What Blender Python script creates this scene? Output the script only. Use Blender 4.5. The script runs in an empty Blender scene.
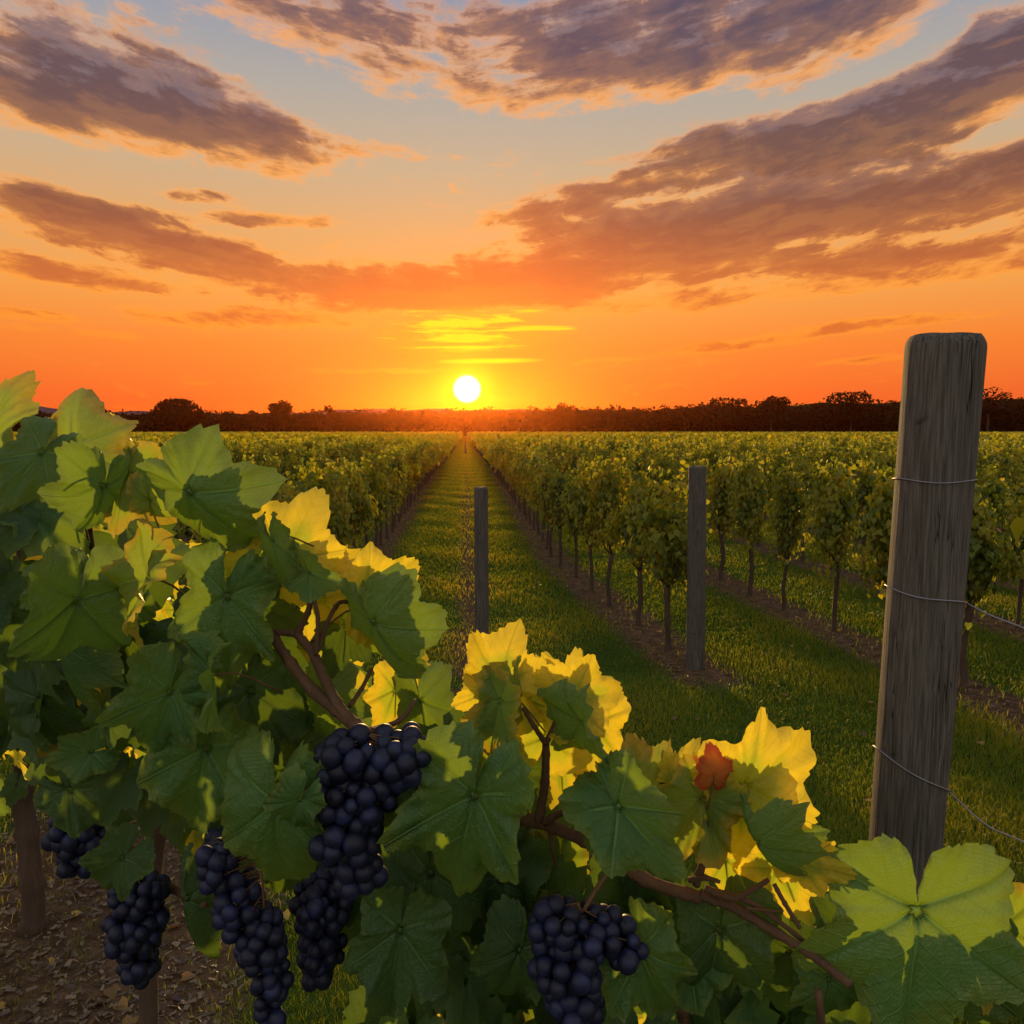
import bpy, math, random
import numpy as np
from mathutils import Vector, Matrix, Euler, Quaternion, noise as mnoise

SC = bpy.context.scene
COL = SC.collection
random.seed(7)
RNG = np.random.default_rng(11)

# ------------------------------------------------------------------ camera
F_PX = 800.0
CAM_Z = 2.2
PITCH = math.atan(82.0 / F_PX)
YAW = math.atan(47.0 / 804.0)
cam_data = bpy.data.cameras.new('camera')
cam_data.sensor_width = 36.0
cam_data.lens = 36.0 * F_PX / 1024.0
cam_data.clip_start = 0.05
cam_data.clip_end = 8000
cam = bpy.data.objects.new('camera', cam_data)
COL.objects.link(cam)
cam.location = (0, 0, CAM_Z)
cam.rotation_euler = (math.pi / 2 - PITCH, 0, -YAW)
SC.camera = cam
CAM_M = Euler(cam.rotation_euler).to_matrix()

def ray(px, py):
    return (CAM_M @ Vector(((px - 512) / F_PX, (512 - py) / F_PX, -1.0))).normalized()

def at(px, py, Y):
    """the place that lies Y metres ahead along the rows, seen at this point of the photograph"""
    r = ray(px, py)
    return Vector((0, 0, CAM_Z)) + r * (Y / r.y)

def azel(px, py):
    r = ray(px, py)
    return math.atan2(r.x, r.y), math.asin(r.z)

# ------------------------------------------------------------------ node helper
class X:
    """one socket of a node tree with arithmetic"""
    def __init__(s, nt, sock): s.nt, s.s = nt, sock
    def _m(s, op, *a, clamp=False):
        n = s.nt.nodes.new('ShaderNodeMath'); n.operation = op; n.use_clamp = clamp
        for i, v in enumerate((s,) + a):
            if isinstance(v, X): s.nt.links.new(v.s, n.inputs[i])
            else: n.inputs[i].default_value = v
        return X(s.nt, n.outputs[0])
    def __add__(s, o): return s._m('ADD', o)
    __radd__ = __add__
    def __sub__(s, o): return s._m('SUBTRACT', o)
    def __rsub__(s, o): return s._m('MULTIPLY', -1.0)._m('ADD', o)
    def __mul__(s, o): return s._m('MULTIPLY', o)
    __rmul__ = __mul__
    def __truediv__(s, o): return s._m('DIVIDE', o)
    def __pow__(s, o): return s._m('POWER', o)
    def max(s, o): return s._m('MAXIMUM', o)
    def min(s, o): return s._m('MINIMUM', o)
    def abs(s): return s._m('ABSOLUTE')
    def clamp(s): return s._m('ADD', 0.0, clamp=True)
    def fract(s): return s._m('FRACT')
    def sin(s): return s._m('SINE')
    def exp(s): return s._m('EXPONENT')
    def smooth(s, a, b):
        n = s.nt.nodes.new('ShaderNodeMapRange'); n.interpolation_type = 'SMOOTHSTEP'
        s.nt.links.new(s.s, n.inputs['Value'])
        n.inputs['From Min'].default_value = a; n.inputs['From Max'].default_value = b
        return X(s.nt, n.outputs['Result'])

def node(nt, t, ins=None, **props):
    n = nt.nodes.new(t)
    for k, v in props.items(): setattr(n, k, v)
    for k, v in (ins or {}).items():
        if isinstance(v, X): nt.links.new(v.s, n.inputs[k])
        elif isinstance(v, (tuple, list)) and n.inputs[k].type == 'RGBA' and len(v) == 3: n.inputs[k].default_value = (*v, 1)
        else: n.inputs[k].default_value = v
    return n

def out(nt, n, k=0): return X(nt, n.outputs[k])
def comb(nt, x, y, z=0.0): return out(nt, node(nt, 'ShaderNodeCombineXYZ', {0: x, 1: y, 2: z}))
def sep(nt, v):
    n = node(nt, 'ShaderNodeSeparateXYZ', {0: v}); return [out(nt, n, i) for i in range(3)]
def noise(nt, v, scale=1.0, detail=4.0, rough=0.5, dist=0.0):
    return out(nt, node(nt, 'ShaderNodeTexNoise', {'Vector': v, 'Scale': scale, 'Detail': detail, 'Roughness': rough, 'Distortion': dist}), 'Fac')
def mix(nt, f, a, b, mode='MIX'):
    n = nt.nodes.new('ShaderNodeMix'); n.data_type = 'RGBA'; n.blend_type = mode
    for i, v in ((0, f), (6, a), (7, b)):
        if isinstance(v, X): nt.links.new(v.s, n.inputs[i])
        elif i == 0: n.inputs[0].default_value = v
        else: n.inputs[i].default_value = (*v, 1)
    return X(nt, n.outputs[2])
def ramp(nt, f, stops, interp='LINEAR'):
    n = nt.nodes.new('ShaderNodeValToRGB'); nt.links.new(f.s, n.inputs[0])
    n.color_ramp.interpolation = interp
    e = n.color_ramp.elements
    while len(e) < len(stops): e.new(0.5)
    for i, (p, c) in enumerate(stops):
        e[i].position = p; e[i].color = (*c, 1)
    return X(nt, n.outputs[0])
def S(r, g, b):
    """sRGB 0..255 to linear"""
    return tuple((c / 255 / 12.92) if c / 255 < 0.04045 else ((c / 255 + 0.055) / 1.055) ** 2.4 for c in (r, g, b))

# ------------------------------------------------------------------ sun and sky
SUN_AZ, SUN_EL = azel(467, 389)
SUN_DIR = Vector((math.sin(SUN_AZ) * math.cos(SUN_EL), math.cos(SUN_AZ) * math.cos(SUN_EL), math.sin(SUN_EL)))
sun_data = bpy.data.lights.new('sun', 'SUN')
sun_data.energy = 5.0
sun_data.color = (1.0, 0.64, 0.24)
sun_data.angle = math.radians(1.4)
sun = bpy.data.objects.new('sun', sun_data); COL.objects.link(sun)
sun.rotation_euler = SUN_DIR.to_track_quat('Z', 'Y').to_euler()
sun.location = (0, 60, 30)

SC.view_settings.view_transform = 'Standard'
SC.view_settings.look = 'None'
SC.view_settings.gamma = 1.0
SC.view_settings.exposure = 0.0
SC.view_settings.use_curve_mapping = False
SC.cycles.max_bounces = 8
SC.cycles.transmission_bounces = 4
SC.cycles.diffuse_bounces = 4
SC.cycles.volume_bounces = 0
SC.cycles.transparent_max_bounces = 4
SC.cycles.sample_clamp_indirect = 3.0
SC.cycles.use_denoising = True

def build_world():
    w = bpy.data.worlds.new('World'); SC.world = w; w.use_nodes = True
    nt = w.node_tree
    for n in list(nt.nodes): nt.nodes.remove(n)
    tc = nt.nodes.new('ShaderNodeTexCoord')
    d = out(nt, tc, 'Generated')
    x, y, z = sep(nt, d)
    zc = z.max(0.0)
    az = x._m('ARCTAN2', y)
    el = z._m('ARCSINE')
    # angle from the sun
    dot = out(nt, node(nt, 'ShaderNodeVectorMath', {0: d, 1: tuple(SUN_DIR)}, operation='DOT_PRODUCT'), 'Value')
    ang = dot.min(0.999999)._m('ARCCOSINE')
    toward = (dot * 0.5 + 0.5)
    E = lambda py: max(0.0, (430 - py) / 800.0)       # rough elevation of a row of the photograph
    e = (el * (1 / 1.6)).clamp()
    st = lambda py: E(py) / 1.6
    clear = ramp(nt, e, [(0, S(232, 96, 40)), (st(400), S(236, 98, 44)), (st(350), S(244, 128, 44)), (st(300), S(240, 158, 72)), (st(245), S(224, 166, 104)),
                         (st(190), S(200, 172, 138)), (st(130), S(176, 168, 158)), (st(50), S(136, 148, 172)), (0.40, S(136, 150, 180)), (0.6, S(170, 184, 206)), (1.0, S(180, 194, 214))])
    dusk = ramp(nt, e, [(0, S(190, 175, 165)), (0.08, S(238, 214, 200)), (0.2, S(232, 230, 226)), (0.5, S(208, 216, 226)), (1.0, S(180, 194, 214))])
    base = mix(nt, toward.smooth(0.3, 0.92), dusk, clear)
    # the glow round the sun
    g1 = (ang * ang * -110.0).exp()
    g2 = (ang * ang * -520.0).exp()
    base = mix(nt, g1 * 0.85, base, S(255, 106, 0))
    lowred = (el * -26.0).exp() * (ang * -2.2).exp()
    base = mix(nt, lowred * 0.7, base, S(255, 92, 22))

    # clouds: broad masses where they stand in the sky, broken up by a noise on the cloud layer
    masses = [  # px, py, half width, half height, tilt (degrees, + = right end higher), strength
        (70, 42, 200, 50, -12, 0.62), (165, 108, 190, 42, -9, 1.2), (20, 88, 150, 38, -8, 0.95),
        (330, 18, 200, 40, -10, 0.8), (480, 26, 150, 36, 0, 0.68), (700, 30, 235, 58, 2, 1.2), (460, 92, 160, 20, -6, 0.55), (640, 88, 150, 22, 2, 0.55), (840, 30, 90, 40, 12, 0.7),
        (960, 88, 250, 44, 18, 1.3), (745, 150, 150, 32, 8, 1.15), (980, 176, 200, 26, 3, 0.9), (860, 180, 270, 66, 10, 0.50), (880, 212, 290, 26, -2, 1.15), (640, 235, 190, 36, 6, 1.15),
        (920, 258, 280, 24, -1, 1.0), (580, 274, 250, 32, 6, 1.2), (400, 290, 240, 30, 0, 1.15), (560, 205, 120, 22, 12, 0.9), (250, 318, 130, 14, 0, 0.95),
        (120, 232, 170, 30, -10, 1.2), (230, 262, 120, 20, -8, 1.0), (90, 205, 80, 12, -4, 0.9), (60, 272, 100, 14, -6, 1.15), (15, 196, 50, 12, -4, 0.8),
        (245, 220, 110, 9, 2, 0.8), (390, 150, 90, 12, -4, 0.62), (195, 195, 34, 8, 0, 0.6), (630, 158, 70, 8, 4, 0.6), (700, 300, 300, 14, 3, 0.75),
        (745, 344, 85, 8, 4, 0.95), (870, 325, 110, 8, 3, 0.85), (860, 360, 60, 5, 2, 0.7), (365, 371, 90, 5, 1, 0.8), (600, 360, 50, 4, 2, 0.5), (20, 313, 60, 7, -2, 0.8), (130, 336, 90, 5, -1, 0.5),
        (985, 45, 60, 16, 10, 0.9), (540, 365, 60, 3, 1, 0.3)]

    def ellipse(a, e_, A, B, ra, rb, deg):
        c, sn = math.cos(math.radians(deg)), math.sin(math.radians(deg))
        u = a._m('MULTIPLY_ADD', c / ra, e_._m('MULTIPLY_ADD', sn / ra, -(A * c + B * sn) / ra))
        v = a._m('MULTIPLY_ADD', -sn / rb, e_._m('MULTIPLY_ADD', c / rb, -(-A * sn + B * c) / rb))
        return u._m('MULTIPLY_ADD', u, v * v)
    def field(azs, els, dirv):
        """cloud thickness in a direction; azs, els and dirv already hold any shift"""
        m = azs * 0.0
        for (px, py, a, b, t, s) in masses:
            A, B = azel(px, py)
            r2 = ellipse(azs, els, A, B, a / 800, b / 800, t)
            k = r2._m('MULTIPLY_ADD', -s, s).max(0.0)
            m = m.min(k)._m('MULTIPLY_ADD', 0.35, m.max(k))
        # cover elsewhere in the sky, outside the view
        away = azs.abs().smooth(0.62, 1.1).max(els.smooth(0.55, 0.75))
        sx, sy, sz = sep(nt, dirv)
        inv = (sz.max(0.0) + 0.13)._m('POWER', -1.0)
        P = comb(nt, sx * inv, sy * inv * 0.62, 0.0)
        big = noise(nt, P, 1.1, 2.0, 0.5)
        m = m.max(away * (big.smooth(0.42, 0.7)) * 1.1)
        f = noise(nt, P, 8.5, 7.0, 0.64, 0.5)
        Q = comb(nt, azs * 12.0, els * 52.0 - azs.abs() * 8.0, 3.0)
        f2 = noise(nt, Q, 1.0, 6.0, 0.62, 0.25)
        f3 = noise(nt, comb(nt, azs * 7.0, els * 17.0, 7.0), 1.0, 2.0, 0.5, 0.6)
        fb = f * 0.36 + f2 * 0.46 + f3 * 0.22 - 0.02
        return m * 1.08 + (fb - 0.5) * 4.3 - 0.43

    D = field(az, el, d)
    dz = 0.022
    D2 = field(az * 1.0, el - dz, out(nt, node(nt, 'ShaderNodeVectorMath', {0: d, 1: (0, 0, dz)}, operation='SUBTRACT')))
    alpha = D.smooth(-0.26, 0.44)
    thick = D.smooth(0.02, 0.50) * 0.84 + D.smooth(0.4, 1.0) * 0.16
    under = (D - D2).smooth(0.12, 0.8) * (1.0 - D.smooth(0.2, 0.75) * 0.85)
    dark = ramp(nt, e, [(0, S(205, 84, 34)), (st(330), S(208, 92, 36)), (st(280), S(176, 86, 46)), (st(235), S(132, 74, 56)), (st(185), S(106, 70, 66)), (st(120), S(90, 68, 80)), (st(20), S(78, 70, 94)), (1.0, S(90, 92, 110))])
    rim = ramp(nt, e, [(0, S(250, 120, 40)), (st(330), S(255, 150, 40)), (st(250), S(255, 166, 72)), (st(100), S(255, 172, 92)), (st(20), S(232, 160, 110)), (0.6, S(170, 140, 130)), (1.0, S(120, 115, 130))])
    rim = mix(nt, toward.smooth(0.35, 0.9), S(220, 190, 175), rim)
    dark = mix(nt, toward.smooth(0.35, 0.9), S(165, 160, 165), dark)
    dark = mix(nt, (ang * ang * -26.0).exp() * 0.75, dark, S(255, 104, 8))
    # grey veil on top, fire beneath and where the cloud is thin
    thin_col = mix(nt, (el.smooth(0.42, 0.58)) * 0.8, rim, S(150, 142, 150))
    body = mix(nt, thick, thin_col, dark)
    body = mix(nt, under * 0.85, body, rim)
    topside = (D2 - D).smooth(0.05, 0.4)
    body = mix(nt, topside * el.smooth(0.2, 0.4) * 0.35, body, S(140, 128, 140))
    col = mix(nt, alpha * 0.96, base, body)
    # bright bars of cloud just above the sun
    Q = comb(nt, az * 7.0, el * 95.0, 0.0)
    bars = noise(nt, Q, 1.0, 5.0, 0.6, 0.6)
    A, B = azel(470, 331)
    l2 = ellipse(az, el, A, B, 110 / 800, 26 / 800, 2)
    bm = (1.0 - l2).max(0.0)
    bar = (bars + bm * 0.20).smooth(0.60, 0.74) * bm.smooth(0.0, 0.25)
    col = mix(nt, bm * 0.55, col, S(255, 150, 0))
    col = mix(nt, bar * 0.75, col, S(255, 222, 0))
    A, B = azel(490, 361)
    l2 = ellipse(az, el, A, B, 55 / 800, 3.2 / 800, 1)
    col = mix(nt, (1.0 - l2).max(0.0) * 0.8, col, S(255, 230, 0))
    # bright aureole and the disc
    col = mix(nt, g2 * 0.45, col, S(255, 150, 0))
    halo = ang.smooth(0.046, 0.012)
    col = mix(nt, (ang * ang * -1500.0).exp() * 0.95, col, (1.1, 0.66, 0.0))
    n_ = node(nt, 'ShaderNodeMapRange', {'Value': ang, 'From Min': 0.0190, 'From Max': 0.0105, 'To Min': 0.0, 'To Max': 1.0}, interpolation_type='SMOOTHSTEP')
    col = mix(nt, out(nt, n_, 'Result'), col, (3.0, 2.9, 2.2))
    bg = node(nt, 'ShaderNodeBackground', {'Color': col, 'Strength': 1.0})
    # the air's own light from the sky model, faint at this hour
    sk = nt.nodes.new('ShaderNodeTexSky'); sk.sky_type = 'NISHITA'; sk.sun_disc = False
    sk.sun_elevation = SUN_EL; sk.sun_rotation = SUN_AZ; sk.air_density = 1.2; sk.dust_density = 1.5
    bg2 = node(nt, 'ShaderNodeBackground', {'Color': X(nt, sk.outputs[0]), 'Strength': 0.01})
    add = nt.nodes.new('ShaderNodeAddShader')
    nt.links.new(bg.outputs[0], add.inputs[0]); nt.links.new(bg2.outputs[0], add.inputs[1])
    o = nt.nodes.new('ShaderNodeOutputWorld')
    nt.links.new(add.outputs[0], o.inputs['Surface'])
    w.cycles.sampling_method = 'MANUAL'
    w.cycles.sample_map_resolution = 256
build_world()

# ------------------------------------------------------------------ object helpers
def tag(o, label=None, cat=None, group=None, kind=None):
    if label: o['label'] = label
    if cat: o['category'] = cat
    if group: o['group'] = group
    if kind: o['kind'] = kind
    return o

def mesh_np(name, verts, faces, mats=(), smooth=True, attrs=None):
    """verts (n,3); faces: list of (m,k) index arrays; attrs: {name: (domain, array)}"""
    me = bpy.data.meshes.new(name)
    verts = np.asarray(verts, dtype=np.float32)
    faces = [np.asarray(f, dtype=np.int32) for f in faces if len(f)]
    me.vertices.add(len(verts)); me.vertices.foreach_set('co', verts.ravel())
    idx = np.concatenate([f.ravel() for f in faces])
    tot = np.concatenate([np.full(len(f), f.shape[1], np.int32) for f in faces])
    me.loops.add(len(idx)); me.loops.foreach_set('vertex_index', idx)
    me.polygons.add(len(tot))
    start = np.concatenate([[0], np.cumsum(tot)[:-1]]).astype(np.int32)
    me.polygons.foreach_set('loop_start', start)
    if smooth: me.polygons.foreach_set('use_smooth', np.ones(len(tot), bool))
    for k, (dom, arr) in (attrs or {}).items():
        arr = np.asarray(arr, dtype=np.float32)
        if arr.ndim == 1:
            a = me.attributes.new(k, 'FLOAT', dom); a.data.foreach_set('value', arr)
        else:
            a = me.attributes.new(k, 'FLOAT_VECTOR', dom); a.data.foreach_set('vector', arr.ravel())
    for m in mats: me.materials.append(m)
    me.update(calc_edges=True)
    return me

def obj(name, me, parent=None, loc=None):
    o = bpy.data.objects.new(name, me); COL.objects.link(o)
    if parent: o.parent = parent
    if loc is not None: o.location = loc
    return o

def empty(name, loc, rz=0.0):
    o = bpy.data.objects.new(name, None); COL.objects.link(o)
    o.location = loc; o.rotation_euler = (0, 0, rz); o.empty_display_size = 0.1
    return o

def tube_np(path, radii, sides=8, seed=0, rough=0.0, cap=True):
    """swept tube; returns verts, quads, tris"""
    path = [Vector(p) for p in path]
    n = len(path); V = []
    r0 = random.Random(seed)
    up = Vector((0.13, 0.31, 1)).normalized()
    t0 = (path[1] - path[0]).normalized()
    if abs(t0.dot(up)) > 0.9: up = Vector((1, 0.1, 0))
    a = t0.cross(up).normalized()
    for i, p in enumerate(path):
        t = (path[min(i + 1, n - 1)] - path[max(i - 1, 0)]).normalized()
        a = (a - t * a.dot(t)).normalized(); b = t.cross(a)
        for k in range(sides):
            th = 2 * math.pi * k / sides
            rr = radii[i] * (1 + rough * (r0.random() - 0.5) * 2)
            V.append(p + a * (math.cos(th) * rr) + b * (math.sin(th) * rr))
    Q = []
    for i in range(n - 1):
        for k in range(sides):
            k2 = (k + 1) % sides
            Q.append((i * sides + k, i * sides + k2, (i + 1) * sides + k2, (i + 1) * sides + k))
    T = []
    if cap:
        for base, rev in ((0, True), ((n - 1) * sides, False)):
            c = len(V); V.append(path[0] if rev else path[-1])
            for k in range(sides):
                k2 = (k + 1) % sides
                T.append((base + k2, base + k, c) if rev else (base + k, base + k2, c))
    return np.array([tuple(v) for v in V]), np.array(Q), np.array(T).reshape(-1, 3)

class Bag:
    """collects pieces into one mesh"""
    def __init__(s): s.v, s.q, s.t, s.n = [], [], [], 0
    def add(s, V, Q, T):
        s.v.append(V)
        if len(Q): s.q.append(Q + s.n)
        if len(T): s.t.append(T + s.n)
        s.n += len(V)
    def tube(s, path, radii, sides=8, seed=0, rough=0.0, cap=True): s.add(*tube_np(path, radii, sides, seed, rough, cap))
    def mesh(s, name, mats, smooth=True):
        return mesh_np(name, np.concatenate(s.v), ([np.concatenate(s.q)] if s.q else []) + ([np.concatenate(s.t)] if s.t else []), mats, smooth)

def spline(pts, n):
    """Catmull-Rom through the points"""
    P = [Vector(p) for p in pts]; P = [P[0] * 2 - P[1]] + P + [P[-1] * 2 - P[-2]]
    res = []; segs = len(P) - 3
    for i in range(n):
        u = i / (n - 1) * segs; k = min(int(u), segs - 1); t = u - k
        a, b, c, d = P[k:k + 4]
        res.append(0.5 * ((2 * b) + (c - a) * t + (2 * a - 5 * b + 4 * c - d) * t * t + (3 * b - a - 3 * c + d) * t ** 3))
    return res

# ------------------------------------------------------------------ materials
def new_mat(name):
    m = bpy.data.materials.new(name); m.use_nodes = True
    nt = m.node_tree
    for n in list(nt.nodes): nt.nodes.remove(n)
    return m, nt
def finish(nt, shader, disp=None):
    o = nt.nodes.new('ShaderNodeOutputMaterial'); nt.links.new(shader.s, o.inputs['Surface'])
def pos(nt): return out(nt, nt.nodes.new('ShaderNodeNewGeometry'), 'Position')
def objco(nt): return out(nt, nt.nodes.new('ShaderNodeTexCoord'), 'Object')
def attr(nt, name, k='Fac'): 
    n = nt.nodes.new('ShaderNodeAttribute'); n.attribute_name = name; return out(nt, n, k)
def bump(nt, h, strength=0.5, dist=0.01):
    return out(nt, node(nt, 'ShaderNodeBump', {'Height': h, 'Strength': strength, 'Distance': dist}))
def principled(nt, color, rough=0.7, normal=None, spec=0.5, metallic=0.0):
    ins = {'Base Color': color, 'Roughness': rough, 'Specular IOR Level': spec, 'Metallic': metallic}
    if normal is not None: ins['Normal'] = normal
    return out(nt, node(nt, 'ShaderNodeBsdfPrincipled', ins))
def mixsh(nt, f, a, b):
    n = nt.nodes.new('ShaderNodeMixShader')
    if isinstance(f, X): nt.links.new(f.s, n.inputs[0])
    else: n.inputs[0].default_value = f
    nt.links.new(a.s, n.inputs[1]); nt.links.new(b.s, n.inputs[2]); return X(nt, n.outputs[0])

def leafy(name, stops, trans_mul=(1.6, 1.35, 0.5), trans=0.5, rough=0.5, spec=0.35):
    """small leaves: colour from the face attribute tint"""
    m, nt = new_mat(name)
    t = attr(nt, 'tint')
    rnd = out(nt, nt.nodes.new('ShaderNodeObjectInfo'), 'Random')
    c = ramp(nt, (t + (rnd - 0.5) * 0.22).clamp(), stops)
    front = principled(nt, c, rough, spec=spec)
    tc = mix(nt, 1.0, c, trans_mul, 'MULTIPLY')
    tr = out(nt, node(nt, 'ShaderNodeBsdfTranslucent', {'Color': tc}))
    finish(nt, mixsh(nt, trans, front, tr))
    return m
M_VINE = leafy('vine_foliage', [(0, (0.048, 0.078, 0.011)), (0.35, (0.16, 0.20, 0.020)), (0.7, (0.30, 0.28, 0.024)), (0.9, (0.28, 0.22, 0.02)), (1, (0.36, 0.24, 0.03))], (1.9, 1.6, 0.5), 0.55)
M_GRASS = leafy('grass_blades', [(0, (0.045, 0.088, 0.010)), (0.45, (0.115, 0.175, 0.014)), (0.8, (0.24, 0.25, 0.020)), (1, (0.30, 0.23, 0.05))], (2.0, 1.5, 0.5), trans=0.55)
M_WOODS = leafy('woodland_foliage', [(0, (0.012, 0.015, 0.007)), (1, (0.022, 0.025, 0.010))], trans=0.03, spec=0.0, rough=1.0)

def mat_bark(name, c1, c2, scale=30.0):
    m, nt = new_mat(name)
    p = out(nt, node(nt, 'ShaderNodeMapping', {'Vector': objco(nt), 'Scale': (1, 1, 0.18)}))
    n1 = noise(nt, p, scale, 6, 0.65, 0.4)
    n2 = noise(nt, objco(nt), scale * 0.2, 3)
    c = mix(nt, (n1 * 0.8 + n2 * 0.4 - 0.1).clamp(), c1, c2)
    finish(nt, principled(nt, c, 0.9, bump(nt, n1, 0.9, 0.01), 0.2))
    return m
M_BARK = mat_bark('vine_bark', (0.030, 0.020, 0.013), (0.13, 0.085, 0.055))

def row_bend(Y):
    """how far the rows lean outward as they come near, metres"""
    t = min(max((14.0 - Y) / 7.0, 0.0), 1.25)
    return 0.62 * t ** 1.3
def row_x(k, Y):
    """x of row k at Y: rows 0,1,2.. to the right, -1,-2.. to the left"""
    if k >= 0: return 1.50 + 2.05 * k + row_bend(Y)
    return -1.60 + 2.05 * (k + 1) - 0.45 * row_bend(Y)
# ------------------------------------------------------------------ ground
def build_ground():
    # one sheet, finely divided near the camera, reaching past the horizon
    def axis(lo, hi):
        a = [0.0]; s = 0.35
        while a[-1] < hi: a.append(a[-1] + s); s = max(0.35, a[-1] * 0.06)
        b = [0.0]; s = 0.35
        while b[-1] < -lo: b.append(b[-1] + s); s = max(0.35, b[-1] * 0.06)
        return np.array([-v for v in b[:0:-1]] + a)
    xs = axis(-1500, 1500); ys = axis(-150, 1000)
    XX, YY = np.meshgrid(xs, ys)
    ZZ = 0.02 * np.sin(XX * 0.9 + 1.3) * np.sin(YY * 0.31) * np.exp(-(YY / 60) ** 2)
    # the soil strips are very slightly mounded
    V = np.stack([XX, YY, ZZ], -1).reshape(-1, 3)
    nx, ny = len(xs), len(ys)
    i = np.arange(nx - 1)[None, :] + np.arange(ny - 1)[:, None] * nx
    Fq = np.stack([i, i + 1, i + 1 + nx, i + nx], -1).reshape(-1, 4)
    m, nt = new_mat('meadow_and_soil')
    p = pos(nt); x, y, z = sep(nt, p)
    t = ((14.0 - y) / 7.0).max(0.0).min(1.25)
    bend = (t ** 1.3) * 0.62
    edge = (noise(nt, p, 2.3, 5, 0.6) - 0.5) * 0.55 + (noise(nt, p, 16, 4, 0.6) - 0.5) * 0.22
    right = ((x - 1.50 - bend) / 2.05 + 0.5).max(0.0).fract() - 0.5       # rows to the right
    left = ((-1.60 - bend * 0.45 - x) / 2.05 + 0.5).max(0.0).fract() - 0.5
    dr = (right.abs() * 2.05) + (x * -1.0 + 0.6).smooth(0.0, 0.1) * 5.0
    dl = (left.abs() * 2.05) + (x + 0.6).smooth(0.0, 0.1) * 5.0
    dc = (x - 0.04).abs() + 0.18 + (noise(nt, p, 0.7, 3) - 0.5) * 0.3
    dist = dr.min(dl).min(dc)
    beyond = y.smooth(285.0, 300.0)
    # rows begin here; nearer than this, right of the aisle, the headland is grass
    head = (6.9 - y).smooth(0.0, 0.6) * x.smooth(1.0, 1.6) * (3.45 - x).smooth(0.0, 0.3)
    soil = 1.0 - (dist + edge).smooth(0.24, 0.44)
    soil = soil * (1.0 - head) * (1.0 - beyond)
    # wide worked soil round the foreground vines
    near_left = (-0.75 - x + edge * 0.6).smooth(0.0, 0.25) * (x + 2.7 + edge).smooth(0.0, 0.25) * (5.5 - y).smooth(0.0, 1.5)
    soil = soil.max(near_left)
    n1 = noise(nt, p, 1.3, 4, 0.6); n2 = noise(nt, p, 40, 5, 0.7); n3 = noise(nt, p, 0.05, 3)
    g = mix(nt, n1.smooth(0.3, 0.7), (0.025, 0.055, 0.010), (0.060, 0.105, 0.014))
    g = mix(nt, n2.smooth(0.45, 0.8) * 0.5, g, (0.10, 0.10, 0.03))
    gf = mix(nt, n3.smooth(0.35, 0.65), (0.055, 0.085, 0.014), (0.10, 0.11, 0.02))
    g = mix(nt, y.smooth(60.0, 260.0), g, gf)
    s = mix(nt, noise(nt, p, 9, 6, 0.7).smooth(0.3, 0.7), (0.060, 0.034, 0.019), (0.16, 0.095, 0.052))
    s = mix(nt, noise(nt, p, 90, 3, 0.6).smooth(0.60, 0.70), s, (0.22, 0.14, 0.075))
    c = mix(nt, soil, g, s)
    h = noise(nt, p, 14, 7, 0.7) + n2 * 0.5
    finish(nt, principled(nt, c, 1.0, bump(nt, h, 0.8, 0.03), 0.0))
    o = obj('ground', mesh_np('ground', V, [Fq], [m]))
    tag(o, kind='structure')
build_ground()

def soil_at(x, y):
    """numpy: 1 on the soil strips, 0 on grass"""
    t = np.clip((14.0 - y) / 7.0, 0, 1.25); b = 0.62 * t ** 1.3
    r = np.abs((np.maximum((x - 1.50 - b) / 2.05 + 0.5, 0) % 1) - 0.5) * 2.05 + np.where(x < 0.6, 5, 0)
    l = np.abs((np.maximum((-1.60 - 0.45 * b - x) / 2.05 + 0.5, 0) % 1) - 0.5) * 2.05 + np.where(x > -0.6, 5, 0)
    c = np.abs(x - 0.04) + 0.18
    d = np.minimum(np.minimum(r, l), c)
    head = (y < 6.5) & (x > 1.3) & (x < 3.3)
    s = (d < 0.34) & ~head
    near = (x < -0.85) & (x > -2.6) & (y < 4.8)
    return s | near

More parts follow.
